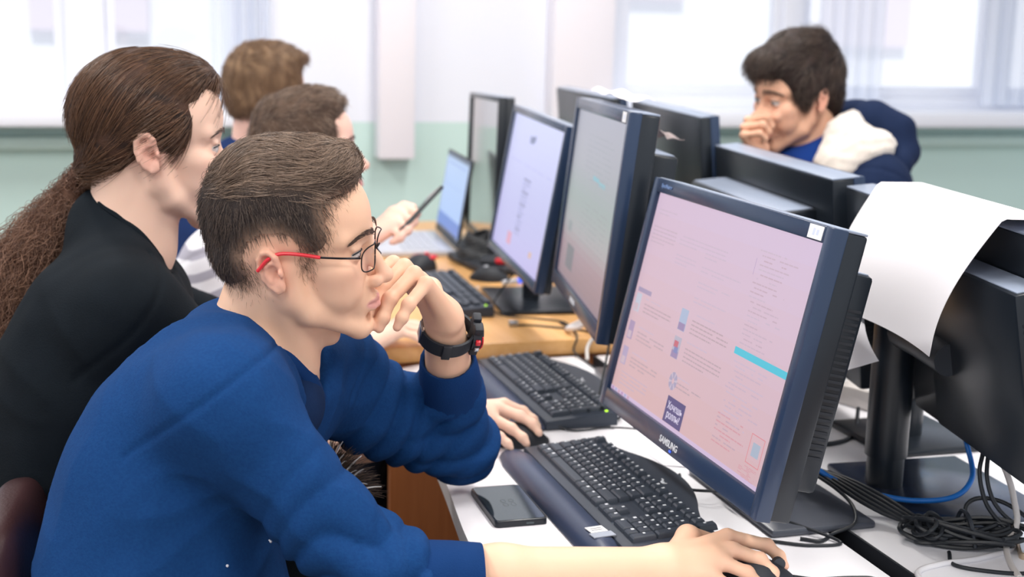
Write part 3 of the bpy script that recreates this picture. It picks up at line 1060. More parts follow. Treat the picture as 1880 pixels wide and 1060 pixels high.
# on the wooden desk
z = WZ + .002
cable('thin dark cable wandering over the wooden desk', [(.86, 3.00, z + .01), (.90, 2.95, z), (.96, 2.91, z), (1.01, 2.86, z), (.995, 2.80, z), (.93, 2.84, z)], .0022)
pc = cable('dark cable with a silver plug lying on the wooden desk', [(.885, 2.845, z + .002), (.93, 2.84, z), (1.0, 2.79, z), (1.05, 2.74, z), (1.08, 2.73, z)], .0024)
G().cyl((.872, 2.846, z + .005), (.892, 2.845, z + .005), .0075, seg=12).obj('plug', M['metal'], pc)
cable('black cable hanging over the edge of the wooden desk', [(1.0, 2.86, z), (1.0, 2.76, z + .002), (.985, 2.70, WZ + .002), (.975, 2.687, .75), (.98, 2.60, DZ + .003), (1.0 - .02, 2.5, DZ + .003)], .0022)
cable('thin black cable hanging from the lilac monitor', [(1.06, 3.02, 1.0), (1.0, 2.93, .97), (.955, 2.96, .93), (.93, 3.02, .86), (.90, 3.05, .80), (.88, 3.02, z + .003)], .0022)
cable('white cable loop tied up under the dim grey monitor', [(1.03, 2.70, .83), (1.0, 2.72, .80), (.985, 2.75, z + .01), (1.0, 2.80, z), (1.03, 2.78, .80), (1.05, 2.72, .84)], .006, 'cable_white')
cable('pale cable end hanging down at the corner of the dim grey monitor', [(1.06, 2.72, .84), (1.03, 2.69, .795), (1.0, 2.67, .765), (.985, 2.63, DZ + .004)], .004, 'cable_grey')
dg = thing('usb_dongle', 'small white plug with a blue tip beside the dotted mouse', 'plug', (1.02, 3.33, WZ))
G().box((0, 0, .007), (.05, .018, .014), rot=rotm(0, 0, .5), bev=.004).obj('body', M['silver'], dg)
G().box((.03, .016, .007), (.016, .014, .012), rot=rotm(0, 0, .5), bev=.002).obj('tip', M['led_blue'], dg)
# things behind the laptop
kb4 = thing('headset', 'black headset with coiled lead heaped beside the laptop', 'headset', (1.05, 3.60, WZ))
g = G()
for k in range(12):
    rr = .07 - .003 * k
    g.tube([(rr * math.cos(t) * 1.1 - .02, rr * math.sin(t) + .05, .02 + .006 * k + .006 * math.sin(3 * t + k)) for t in [q * 2 * PI / 12 for q in range(13)]], .0055, 6, 4)
g.obj('coiled_lead', M['cable_black'], kb4)
G().box((-.0, .0, .012), (.17, .30, .022), bev=.008, rot=rotm(0, 0, .1)).obj('flat_case', M['blackflat'], kb4)
G().ball((-.01, -.075, .03), (.05, .035, .02), 18, 10).obj('ear_cup', M['blackflat'], kb4)
G().box((.0, -.10, .032), (.05, .02, .016), rot=rotm(0, .2, .6), bev=.005).obj('red_pad', M['red'], kb4)
# odds on the facing desk seen through the stand
ps = thing('power_strip', 'pale power strip with a black plug on the facing desk behind the monitor column', 'power strip', (1.37, 2.25, DZ), .4)
G().box((0, 0, .02), (.05, .26, .04), bev=.006).obj('housing', M['cable_grey'], ps)
for k in range(3):
    G().cyl((0, -.08 + k * .08, .038), (0, -.08 + k * .08, .0415), .018, seg=18).obj('socket', M['sticker'], ps)
G().cyl((0, 0, .041), (0, 0, .075), .016, .012, 14).obj('plug', M['blackflat'], ps)
cable('black cable running along the facing desk behind the column', [(1.05, 1.95, DZ + .004), (1.12, 1.99, DZ + .004), (1.20, 1.98, DZ + .004), (1.27, 2.02, DZ + .004), (1.34, 2.12, DZ + .02)], .004)

# ------------------------------------------------------------------ chair
def chair(label, x, y, rz):
    c = thing('office_chair', label, 'chair', (x, y, 0), rz)
    def cushion(a, b2, d2, e1=.45, e2=.55, nu=40, nv=24):
        g = G()
        sg = lambda w, e: math.copysign(abs(w) ** e, w)
        rows = []
        for q in range(1, nv):
            v = -PI / 2 + PI * q / nv
            rows.append([g.bm.verts.new((a * sg(math.cos(v), e2) * sg(math.cos(u), .8), b2 * sg(math.cos(v), e2) * sg(math.sin(u), e1), d2 * sg(math.sin(v), e2))) for u in [2 * PI * w / nu for w in range(nu)]])
        for r0, r1 in zip(rows, rows[1:]):
            for w in range(nu):
                g.bm.faces.new((r0[w], r0[(w + 1) % nu], r1[(w + 1) % nu], r1[w]))
        g.bm.faces.new(rows[0][::-1]); g.bm.faces.new(rows[-1])
        return g
    cushion(.040, .20, .205).obj('backrest', M['leather'], c, smooth=80, mat4=Matrix.Translation((-.245, 0, .625)) @ rotm(0, R_(-6), 0))
    G().prism(round_poly([(-.20, -.20), (.24, -.20), (.24, .18), (-.20, .18)], .07), .375, .445, bev=.02).obj('seat', M['leather'], c)
    G().tube([(-.26, 0, .60), (-.30, 0, .45), (-.22, 0, .37), (-.05, 0, .37)], .02, 8, 6).obj('back_bracket', M['blackflat'], c)
    G().cyl((0, 0, .09), (0, 0, .38), .026, seg=16).obj('gas_column', M['metal'], c)
    for k in range(5):
        a = k * 2 * PI / 5 + .62
        lg = G().tube([(0, 0, .11), (.15 * math.cos(a), .15 * math.sin(a), .09), (.29 * math.cos(a), .29 * math.sin(a), .07)], .017, 8, 4).obj('leg', M['blackflat'], c)
        G().cyl((.29 * math.cos(a) - .012 * math.sin(a), .29 * math.sin(a) + .012 * math.cos(a), .028), (.29 * math.cos(a) + .012 * math.sin(a), .29 * math.sin(a) - .012 * math.cos(a), .028), .028, seg=14).obj('caster', M['blackflat'], lg)
    return c


chair('padded brown leather office chair behind the student in the blue sweatshirt', .124, 1.733, -.12)
# ------------------------------------------------------------------ sculpting: smooth unions on a grid, skinned by surface nets
def axis(lo, hi, step, fine=()):
    out, x = [], lo
    while x < hi:
        out.append(x)
        s = step
        for a, b, q in fine:
            if a <= x < b:
                s = min(s, q)
            elif x < a and x + s > a:
                s = max(q, a - x)
        x += s
    out.append(x)
    return np.array(out, np.float32)


class Frame:
    """a local frame: azimuth, pitch (up), roll, origin; x forward, y left, z up"""
    def __init__(s, org, az=0, pitch=0, roll=0, scale=1.0):
        m = Matrix.Rotation(R_(az), 3, 'Z') @ Matrix.Rotation(-R_(pitch), 3, 'Y') @ Matrix.Rotation(R_(roll), 3, 'X')
        s.R = np.array(m) * 1.0
        s.o = np.array(org, float)
        s.s = scale

    def __call__(s, x, y, z):
        return s.o + s.R @ (np.array((x, y, z), float) * s.s)

    def inv(s, P):
        return (np.asarray(P) - s.o) @ s.R / s.s

    def m4(s):
        m = Matrix([list(r) for r in s.R]).to_4x4()
        m.translation = V(s.o)
        return m


class Clay:
    def __init__(s, xs, ys, zs):
        s.ax = (xs, ys, zs)
        s.F = np.full((len(xs), len(ys), len(zs)), 5., np.float32)
        s.spots = []

    def _win(s, lo, hi, m):
        sl = []
        for a, l, h in zip(s.ax, lo, hi):
            i0, i1 = np.searchsorted(a, l - m), np.searchsorted(a, h + m)
            if i1 - i0 < 2:
                return None
            sl.append(slice(i0, i1))
        g = [s.ax[0][sl[0]][:, None, None], s.ax[1][sl[1]][None, :, None], s.ax[2][sl[2]][None, None, :]]
        return tuple(sl), g

    @staticmethod
    def _cap(g, a, b, ra, rb):
        d = [b[i] - a[i] for i in range(3)]
        L2 = max(1e-12, sum(q * q for q in d))
        p = [g[i] - np.float32(a[i]) for i in range(3)]
        t = np.clip((p[0] * np.float32(d[0]) + p[1] * np.float32(d[1]) + p[2] * np.float32(d[2])) / np.float32(L2), 0, 1)
        q = (p[0] - t * np.float32(d[0])) ** 2 + (p[1] - t * np.float32(d[1])) ** 2 + (p[2] - t * np.float32(d[2])) ** 2
        return np.sqrt(q) - (np.float32(ra) + t * np.float32(rb - ra))

    @staticmethod
    def smin(a, b, k):
        if k <= 0:
            return np.minimum(a, b)
        h = np.maximum(k - np.abs(a - b), 0) / k
        return np.minimum(a, b) - h * h * (k * .25)

    def _put(s, sl, d, k, op):
        f = s.F[sl]
        if op == '+':
            s.F[sl] = s.smin(f, d, k)
        elif op == '-':
            s.F[sl] = -s.smin(-f, d, k)
        else:
            s.F[sl] = -s.smin(-f, -d, k)

    def cap(s, a, b, ra, rb=None, k=.01, op='+', cut=None):
        """tapered limb; cut=(point, normal) leaves only the side the normal points away from"""
        rb = ra if rb is None else rb
        a, b = np.asarray(a, float), np.asarray(b, float)
        m = max(ra, rb)
        w = s._win(np.minimum(a, b) - m, np.maximum(a, b) + m, k + .012)
        if w is None:
            return s
        d = s._cap(w[1], a, b, ra, rb)
        if cut is not None:
            n = np.asarray(cut[1], float)
            n = n / np.linalg.norm(n)
            c = float(np.dot(n, cut[0]))
            pl = w[1][0] * np.float32(n[0]) + w[1][1] * np.float32(n[1]) + w[1][2] * np.float32(n[2]) - np.float32(c)
            d = -s.smin(-d, -pl, .004)
        s._put(w[0], d, k, op)
        return s

    def chain(s, P, r, kin=.006, kout=.004, op='+'):
        """a run of limbs blended among themselves, then joined to the rest"""
        P = [np.asarray(p, float) for p in P]
        lo, hi = np.min(P, 0), np.max(P, 0)
        w = s._win(lo - max(r), hi + max(r), max(kin, kout) + .01)
        if w is None:
            return s
        d = None
        for i in range(len(P) - 1):
            q = s._cap(w[1], P[i], P[i + 1], r[i], r[i + 1])
            d = q if d is None else s.smin(d, q, kin)
        s._put(w[0], d, kout, op)
        return s

    def ell(s, c, r, R=None, k=.01, op='+'):
        c, r = np.asarray(c, float), np.asarray(r, float)
        R = np.eye(3) if R is None else np.asarray(R)
        ext = np.sqrt(((R * r[None, :]) ** 2).sum(1))
        w = s._win(c - ext, c + ext, k + .012)
        if w is None:
            return s
        p = [w[1][i] - np.float32(c[i]) for i in range(3)]
        k0 = k1 = 0
        for j in range(3):
            l = p[0] * np.float32(R[0, j]) + p[1] * np.float32(R[1, j]) + p[2] * np.float32(R[2, j])
            k0 = k0 + (l / np.float32(r[j])) ** 2
            k1 = k1 + (l / np.float32(r[j] ** 2)) ** 2
        k0, k1 = np.sqrt(k0), np.sqrt(k1) + 1e-9
        s._put(w[0], k0 * (k0 - 1) / k1, k, op)
        return s

    def skin(s):
        F = s.F
        xs, ys, zs = s.ax
        F[0], F[-1], F[:, 0], F[:, -1], F[:, :, 0], F[:, :, -1] = 5, 5, 5, 5, 5, 5
        sg = F < 0
        u = sg.astype(np.uint8)
        c = u[:-1] + u[1:]
        c = c[:, :-1] + c[:, 1:]
        c = c[:, :, :-1] + c[:, :, 1:]
        I, J, K = np.nonzero((c > 0) & (c < 8))
        idx = np.full(c.shape, -1, np.int32)
        idx[I, J, K] = np.arange(len(I), dtype=np.int32)
        off = [(a, b, d) for a in (0, 1) for b in (0, 1) for d in (0, 1)]
        val = [F[I + a, J + b, K + d] for a, b, d in off]
        pos = [np.stack((xs[I + a], ys[J + b], zs[K + d]), 1) for a, b, d in off]
        acc, n = np.zeros((len(I), 3), np.float32), np.zeros(len(I), np.float32)
        for i in range(8):
            for j in range(i + 1, 8):
                if sum(abs(off[i][q] - off[j][q]) for q in range(3)) == 1:
                    m = (val[i] < 0) != (val[j] < 0)
                    t = np.where(m, val[i] / np.where(m, val[i] - val[j], 1), 0)[:, None]
                    acc += np.where(m[:, None], pos[i] + (pos[j] - pos[i]) * t, 0)
                    n += m
        V_ = acc / n[:, None]
        Q = []
        for axn in range(3):
            a = sg.take(range(sg.shape[axn] - 1), axn)
            b = sg.take(range(1, sg.shape[axn]), axn)
            X = np.nonzero(a != b)
            fl = a[X]
            o1, o2 = [q for q in range(3) if q != axn]
            ok = (X[o1] > 0) & (X[o2] > 0)
            X = [q[ok] for q in X]
            fl = fl[ok]
            def at(d1, d2):
                Y = list(X)
                Y[o1] = X[o1] - d1
                Y[o2] = X[o2] - d2
                return idx[Y[0], Y[1], Y[2]]
            q = np.stack((at(1, 1), at(0, 1), at(0, 0), at(1, 0)), 1)
            if axn == 1:
                fl = ~fl
            q[~fl] = q[~fl][:, ::-1]
            Q.append(q)
        Q = np.concatenate(Q)
        Q = Q[(Q >= 0).all(1)]
        return V_.astype(np.float64), Q


def relax(P, Q, n=1, w=.5):
    for _ in range(n):
        acc, cnt = np.zeros_like(P), np.zeros(len(P))
        for a, b in ((0, 1), (1, 2), (2, 3), (3, 0)):
            np.add.at(acc, Q[:, a], P[Q[:, b]])
            np.add.at(acc, Q[:, b], P[Q[:, a]])
            np.add.at(cnt, Q[:, a], 1)
            np.add.at(cnt, Q[:, b], 1)
        P = P + w * (acc / np.maximum(cnt, 1)[:, None] - P)
    return P


def normals(P, Q):
    n = np.cross(P[Q[:, 2]] - P[Q[:, 0]], P[Q[:, 3]] - P[Q[:, 1]])
    N = np.zeros_like(P)
    for k in range(4):
        np.add.at(N, Q[:, k], n)
    return N / np.maximum(np.linalg.norm(N, axis=1), 1e-12)[:, None]


def mesh_obj(name, P, Q, m, parent=None, col=None):
    me = bpy.data.meshes.new(name)
    me.vertices.add(len(P))
    me.vertices.foreach_set('co', np.ascontiguousarray(P, np.float32).ravel())
    me.loops.add(len(Q) * 4)
    me.loops.foreach_set('vertex_index', Q.astype(np.int32).ravel())
    me.polygons.add(len(Q))
    me.polygons.foreach_set('loop_start', np.arange(0, len(Q) * 4, 4, dtype=np.int32))
    me.update(calc_edges=True)
    me.validate()
    me.shade_smooth()
    me.materials.append(m)
    if col is not None:
        a = me.attributes.new('Col', 'FLOAT_COLOR', 'POINT')
        a.data.foreach_set('color', np.concatenate([col, np.ones((len(col), 1))], 1).astype(np.float32).ravel())
    return link(name, me, parent)


def sstep(x, a, b):
    t = np.clip((x - a) / (b - a), 0, 1)
    return t * t * (3 - 2 * t)


def wob(P, f, seed=0):
    """cheap smooth noise, about -1..1"""
    a = np.random.RandomState(seed)
    out = 0
    for k in range(4):
        d = a.normal(size=3); d /= np.linalg.norm(d)
        e = a.normal(size=3); e /= np.linalg.norm(e)
        out = out + np.sin(P @ d * f * (1 + .35 * k) + 1.7 * np.sin(P @ e * f * .8 + k * 2.1) + a.rand() * 6)
    return out / 3


def c3(h):
    return np.array(C(h)[:3])


# ---- skin, cloth and hair materials
def attr_mat(name, rough, sss=0, bump=None, sheen=0, spec=.5):
    m = mat(name, (1, 1, 1, 1), rough, spec=spec, sss=sss, bump=bump, sheen=sheen)
    nt = m.node_tree
    a = nt.nodes.new('ShaderNodeAttribute')
    a.attribute_name = 'Col'
    nt.links.new(a.outputs['Color'], nt.nodes['Principled BSDF'].inputs['Base Color'])
    return m


M['skin'] = attr_mat('skin', .5, sss=.12, bump=(420, .12, 3, .0006), spec=.35)
M['eye'] = attr_mat('eye', .08, spec=.7)
M['hair_cap'] = attr_mat('hair_underlayer', .62, bump=(380, .5, 3, .002), spec=.25)


def cloth(name, col, col2, rough=.9, fine=420, sheen=0, st=.6):
    return mat(name, col, rough, bump=(fine, st, 2, .0008), var=(26, .35, col2), sheen=sheen, spec=.15)


def hair_mat(name, dark, light, rough=.36):
    m = mat(name, dark, rough, spec=.45)
    nt = m.node_tree
    h = nt.nodes.new('ShaderNodeHairInfo')
    mx = nt.nodes.new('ShaderNodeMix')
    mx.data_type = 'RGBA'
    nt.links.new(h.outputs['Random'], mx.inputs[0])
    mx.inputs[6].default_value = C(dark)
    mx.inputs[7].default_value = C(light)
    nt.links.new(mx.outputs[2], nt.nodes['Principled BSDF'].inputs['Base Color'])
    return m


def strands(name, P, rad, m, parent):
    """P: (n, k, 3) strand points -> one hair object"""
    n, k = P.shape[:2]
    hc = bpy.data.hair_curves.new(name)
    hc.add_curves([k] * n)
    hc.attributes['position'].data.foreach_set('vector', P.astype(np.float32).ravel())
    r = hc.attributes.get('radius') or hc.attributes.new('radius', 'FLOAT', 'POINT')
    tp = np.linspace(1, .35, k)
    r.data.foreach_set('value', (np.ones((n, 1)) * tp[None] * rad).astype(np.float32).ravel())
    hc.materials.append(m)
    return stuff(link(name, hc, parent))


def grow(P, N, flow, n, length, hug=.09, lift=.1, jit=.25, k=6, dens=None, seed=1, wave=0.0, sink=.003):
    """roots scattered over a surface; strands follow the flow field, hugging the head"""
    r = np.random.RandomState(seed)
    w = np.ones(len(P)) if dens is None else dens
    i = r.choice(len(P), n, p=w / w.sum())
    p, nn = P[i] + r.normal(size=(n, 3)) * .0012, N[i]
    d = flow(p, nn) + r.normal(size=(n, 3)) * jit
    d -= nn * (d * nn).sum(1, keepdims=True)
    d /= np.maximum(np.linalg.norm(d, axis=1, keepdims=True), 1e-6)
    L = (length(p) if callable(length) else length) * r.uniform(.6, 1.15, n)
    lf = (lift(p) if callable(lift) else lift) * r.uniform(.5, 1.5, n)
    side = np.cross(nn, d)
    ph = r.uniform(0, 6.28, n)
    out = np.zeros((n, k, 3))
    for q in range(k):
        t = q / (k - 1)
        s = L * t
        out[:, q] = p + d * s[:, None] + nn * (lf * s - s * s / (2 * hug) - sink * (1 - t))[:, None]
        if wave:
            out[:, q] += side * (wave * np.sin(ph + 5 * t))[:, None] * t
    return out


# ---- a head
def head(S, F, c, p):
    """adds a head to the clay; F the head frame (origin between the ear canals), p the likeness"""
    g = p.get
    E = lambda x, y, z, r, k=.012, op='+', R=None: S.ell(F(x, y, z), np.array(r) * F.s, F.R if R is None else F.R @ R, k, op)
    K = lambda a, b, ra, rb=None, k=.008, op='+': S.cap(F(*a), F(*b), ra * F.s, None if rb is None else rb * F.s, k, op)
    E(-.008, 0, .047, (.100, .076, .089))
    E(-.045, 0, .02, (.055, .062, .06), .02)
    E(.043, 0, .048, (.058, .060, .064), .02)                    # forehead
    bx = g('brow', .0)
    for sy in (-1, 1):
        K((.084 + bx, .010 * sy, .026), (.070, .048 * sy, .028), .0115, .010, .012)      # brow
        E(.058, .047 * sy, -.012, (.027, .019, .018), .016)      # cheek bone
        E(.055, .036 * sy, -.038, (.034, .026, .034), .016)      # cheek
        K((.006, .052 * sy, -.045), (.022, .050 * sy, -.066), .015, .015, .014)          # jaw angle
        K((.022, .050 * sy, -.066), (.076, .016 * sy, -.101), .0145, .014, .014)         # jaw line
        K((.0, .060 * sy, -.005), (.006, .054 * sy, -.045), .014, .014, .016)
    E(.050, 0, -.022, (.042, .048, .050), .02)
    E(.030, 0, -.060, (.050, .042, .034), .02)
    E(.075 + g('chin', 0), 0, -.102, (.0175, .021, .016), .014)  # chin
    E(.080, 0, -.066, (.0185, .027, .026), .014)                 # mouth mound
    # nose
    n = g('nose', 1.0)
    K((.0885 + bx, 0, .013), (.0990 + .004 * n, 0, -.011), .0078, .0075, .010)
    K((.0990 + .004 * n, 0, -.011), (.1080 + .006 * n, 0, -.0330), .0075, .0095, .008)
    E(.1080 + .0065 * n, 0, -.0345, (.0105, .0105, .0095), .006)
    for sy in (-1, 1):
        E(.0995 + .002 * n, .0128 * sy, -.0385, (.0115, .0068, .0085), .006)
    for sy in (-1, 1):
        E(.1045 + .003 * n, .0065 * sy, -.0475, (.0052, .0036, .004), .003, '-')
    # eyes
    for sy in (-1, 1):
        E(.094, .031 * sy, .007, (.016, .0175, .0125), .012, '-')
        E(.0785, .0315 * sy, .0065, (.0138, .0138, .0138), .003)                   # lids
        E(.0900, .0345 * sy, .0066, (.0125, .0130, g('lid', .0052)), .0018, '-', np.array(Matrix.Rotation(R_(28 * sy), 3, 'Z')))   # the opening
        K((.0925, .018 * sy, .0165), (.084, .045 * sy, .0150), .0026, .0022, .006) # lid fold
    # lips
    for z0, r, x0 in ((-.0630, .0050, .1000), (-.0736, .0060, .0985)):
        S.chain([F(.084, -.0235, -.0685), F(x0 - .003, -.011, z0 - .0006), F(x0, 0, z0 + .0004), F(x0 - .003, .011, z0 - .0006), F(.084, .0235, -.0685)],
                [.0022 * F.s, r * .9 * F.s, r * F.s, r * .9 * F.s, .0022 * F.s], .004, .004)
    S.chain([F(.0865, -.0235, -.0685), F(.1025, -.011, -.0685), F(.1065, 0, -.0687), F(.1025, .011, -.0685), F(.0865, .0235, -.0685)], [.0008] * 5, .001, .003, '-')
    E(.1025, 0, -.0560, (.0035, .003, .006), .005, '-')
    E(.093, 0, -.0870, (.008, .016, .0055), .010, '-')
    # ears
    for sy in (-1, 1):
        Re = np.array(Matrix.Rotation(R_(24 * sy), 3, 'Z') @ Matrix.Rotation(R_(-12), 3, 'Y'))
        eo = np.array((-.010, .0745 * sy, .000))
        es = g('ear', .88)
        T = lambda x, y, z: F(*(eo + Re @ (np.array((x, y * sy, z)) * es)))
        S.ell(T(-.004, .004, .004), np.array((.0185, .0050, .029)) * F.s * es, F.R @ Re, .006)
        S.ell(T(.0015, .004, -.022), np.array((.0095, .0048, .0115)) * F.s * es, F.R @ Re, .005)
        S.ell(T(.002, .0115, -.001), np.array((.0105, .0065, .0150)) * F.s * es, F.R @ Re, .004, '-')
        S.ell(T(-.004, .011, .017), np.array((.0095, .0045, .0075)) * F.s * es, F.R @ Re, .004, '-')
        rim = [(.009, .006, .010), (.010, .0075, .021), (.003, .0095, .0305), (-.008, .0105, .031), (-.0175, .0105, .022), (-.0215, .010, .008), (-.0195, .009, -.007), (-.012, .008, -.019), (-.003, .007, -.029)]
        S.chain([T(*q) for q in rim], [.0036 * F.s] * 5 + [.0034 * F.s] * 4, .003, .0035)
        S.chain([T(*q) for q in ((.001, .010, .0145), (-.009, .010, .010), (-.0125, .0095, -.001), (-.008, .009, -.012))], [.0030 * F.s] * 4, .003, .004)
        S.ell(T(.0125, .0085, -.003), np.array((.0042, .0042, .0062)) * F.s * es, F.R @ Re, .004)          # tragus
        S.ell(T(.003, .006, -.0045), np.array((.0042, .0075, .0055)) * F.s * es, F.R @ Re, .003, '-')


def skin_cols(P, F, base, lip='#c9868a', lip_amt=.75, blush=.35, spots=(), avoid=None):
    L = F.inv(P)
    b = c3(base)
    col = np.tile(b, (len(P), 1))
    def mix(w, h):
        nonlocal col
        w = np.clip(w, 0, 1)[:, None]
        col = col * (1 - w) + c3(h) * w
    inh = (np.abs(L) < .2).all(1)
    # warmer cheeks, nose tip and ears
    rosy = '#d99a8c'
    q = lambda c, r: np.exp(-(((L - np.array(c)) / np.array(r)) ** 2).sum(1)) * inh
    for sy in (-1, 1):
        mix(blush * .8 * q((.07, .045 * sy, -.02), (.03, .03, .022)), rosy)
        mix(.55 * q((-.012, .085 * sy, .002), (.03, .02, .04)), '#dd9384')
        mix(.25 * q((.09, .032 * sy, .004), (.016, .02, .012)), '#b58477')
    mix(blush * .8 * q((.115, 0, -.032), (.016, .02, .016)), rosy)
    # lips
    lz = L[:, 2]
    e1 = ((L[:, 1] / .0240) ** 2 + ((lz + .0685) / np.where(lz > -.0685, .0088, .0102)) ** 2)
    free = 1.0
    if avoid is not None:        # fingers held against the mouth keep their own colour
        free = np.ones(len(P))
        for a, b in avoid:
            a, b = np.asarray(a, float), np.asarray(b, float)
            t = np.clip((P - a) @ (b - a) / ((b - a) @ (b - a)), 0, 1)
            free *= np.linalg.norm(P - a - t[:, None] * (b - a), axis=1) > .0135
    mix(lip_amt * sstep(-e1, -1.15, -.75) * (L[:, 0] > .08) * inh * free, lip)
    for pos, r, h, a in spots:
        mix(a * np.exp(-((P - np.array(pos)) ** 2).sum(1) / r ** 2), h)
    mix(.10 * (wob(P, 90, 3) * .5 + .5), '#d8a590')
    return col


def eyes(F, parent, iris='#4a3a30', look=(1, 0, 0)):
    for sy in (-1, 1):
        bm = bmesh.new()
        bmesh.ops.create_uvsphere(bm, u_segments=24, v_segments=16, radius=.0129 * F.s)
        me = bpy.data.meshes.new('eyeball')
        bm.to_mesh(me)
        bm.free()
        me.shade_smooth()
        co = np.array([v.co for v in me.vertices]) / (.0129 * F.s)
        d = np.array(look, float); d /= np.linalg.norm(d)
        a = np.degrees(np.arccos(np.clip(co @ d, -1, 1)))
        col = np.where((a < 26)[:, None], c3(iris), c3('#cfc6c2'))
        col = np.where((a < 12)[:, None], c3('#0c0a0a'), col)
        at = me.attributes.new('Col', 'FLOAT_COLOR', 'POINT')
        at.data.foreach_set('color', np.concatenate([col, np.ones((len(col), 1))], 1).astype(np.float32).ravel())
        me.materials.append(M['eye'])
        o = link('eyeball', me, parent)
        m = F.m4()
        m.translation = V(F(.0785, .0315 * sy, .0065))
        o.matrix_local = m


def brows(F, parent, hm, n=240, thick=.0042, seed=4, h=0.0, bx=0.0015):
    r = np.random.RandomState(seed)
    for sy in (-1, 1):
        t = r.rand(n)
        x = .1015 + bx - .0225 * t ** 1.6
        y = (.011 + .042 * t) * sy
        z = .0285 + h + .006 * np.sin(PI * np.minimum(1, t * .9)) - .004 * t + (r.rand(n) - .5) * thick * (1.1 - .7 * t) * 2
        P = np.stack([x, y, z], 1)
        D = np.stack([-.10 - .5 * t, .8 * sy * np.ones(n), .55 - .9 * t], 1) * .0085
        S4 = np.stack([P + D * q - np.array((.003 * q * q * .3, 0, 0)) for q in np.linspace(0, 1, 4)], 1)
        W = F.o + (S4 * F.s) @ F.R.T
        strands('eyebrow', W, .00034, hm, parent)
        # lashes of the upper lid
        tube = [F(.0785 + .0139 * math.cos(R_(q)), (.0315 + .0139 * math.sin(R_(q))) * sy, .0113 - .0036 * (q / 75) ** 2) for q in (-45, -20, 5, 30, 55, 75)]
        G().tube(tube, .0009, 5, 3).obj('eyelashes', M['blackflat'], parent)


def hand(S, W, D, fingers, thumb, wr=.026, pr=.0125, kr=.0105):
    """W wrist, fingers: lists of joint points (knuckle first), thumb: joint points"""
    W = np.asarray(W, float)
    mid = np.mean([f[0] for f in fingers], 0)
    for f in fingers:
        a = W + (np.asarray(f[0]) - mid) * .45
        S.cap(a, f[0], pr * 1.15, kr * 1.05, .014)
    S.cap(W * .75 + mid * .25, W * .25 + mid * .75, pr * 1.25, pr * 1.15, .014)
    for f, sc in zip(fingers, (1, 1.04, .98, .86)):
        rr = [kr * sc * q for q in (1.0, .90, .80, .66)]
        S.chain(f, rr, .004, .0045)
        for j, q in ((1, .90), (2, .80)):
            S.ell(f[j], np.array((1, 1, 1)) * kr * sc * q * 1.06, None, .004)
    S.chain([W * .8 + np.asarray(thumb[0]) * .2] + list(thumb), [.015] + [.0145, .0115, .0105, .0082][:len(thumb)], .008, .010)
# ------------------------------------------------------------------ people
A = np.array
M['hair_brown'] = hair_mat('brown_hair', '#453831', '#9c8574')
M['hair_dark'] = hair_mat('dark_hair', '#2a2323', '#64544a')
M['hair_fuzz'] = hair_mat('short_side_hair', '#5a483d', '#8a7261')
M['hair_long'] = hair_mat('long_brown_hair', '#33241d', '#74543e', .3)
M['hair_frizz'] = hair_mat('frizzy_brown_hair', '#4a3229', '#94705c', .5)
M['hair_light'] = hair_mat('light_brown_hair', '#5a4332', '#8d6f57', .4)
M['brow_hair'] = hair_mat('eyebrow_hair', '#33261f', '#4f3d33')
M['navy'] = mat('navy_fleece_cloth', '#113769', .9, bump=(420, .6, 2, .0008), var=(260, .4, '#184579'), spec=.15)
M['navy_rib'] = cloth('navy_rib_knit', '#0f3161', '#12376a', fine=500, st=.6)
M['navy_tee'] = cloth('navy_tshirt_cloth', '#152a4d', '#1a3156')
M['black_tee'] = cloth('black_cotton', '#10161c', '#151c23', sheen=0)
M['trousers'] = cloth('dark_denim', '#1d2433', '#232b3c')
CAM = A((0, 0, 1.45))
toward = lambda p, k: CAM + (A(p) - CAM) * k


def person(label, loc):
    return thing('person', label, 'person', loc)


def legs(S, hip, knee, foot, rt=.085, rk=.06):
    for h, k_, f_ in zip(hip, knee, foot):
        S.cap(h, k_, rt, rk, .03)
        S.cap(k_, f_, rk * .95, .042, .03)
        S.cap(f_, A(f_) + (.13, 0, -.03), .042, .032, .02)


def rootspace(root):
    bpy.context.view_layer.update()
    return root.matrix_world.inverted()


def put(name, P, Q, m, root, col=None):
    return mesh_obj(name, P - A(root.location), Q, m, root, col)


def limb_folds(P, a, b, t0, w, amp, freq, seed=0):
    """soft cross folds round a limb near parameter t0"""
    a, b = A(a), A(b)
    d = b - a
    L = np.linalg.norm(d)
    t = ((P - a) @ d) / L ** 2
    r = np.linalg.norm(P - a - t[:, None] * d, axis=1)
    m = np.exp(-((t - t0) / w) ** 2) * sstep(-r, -.11, -.075)
    w_ = np.sin(freq * t * L + 2.2 * wob(P, 14, seed))
    return amp * m * (2.0 * np.abs(w_) ** .75 - 1.2)


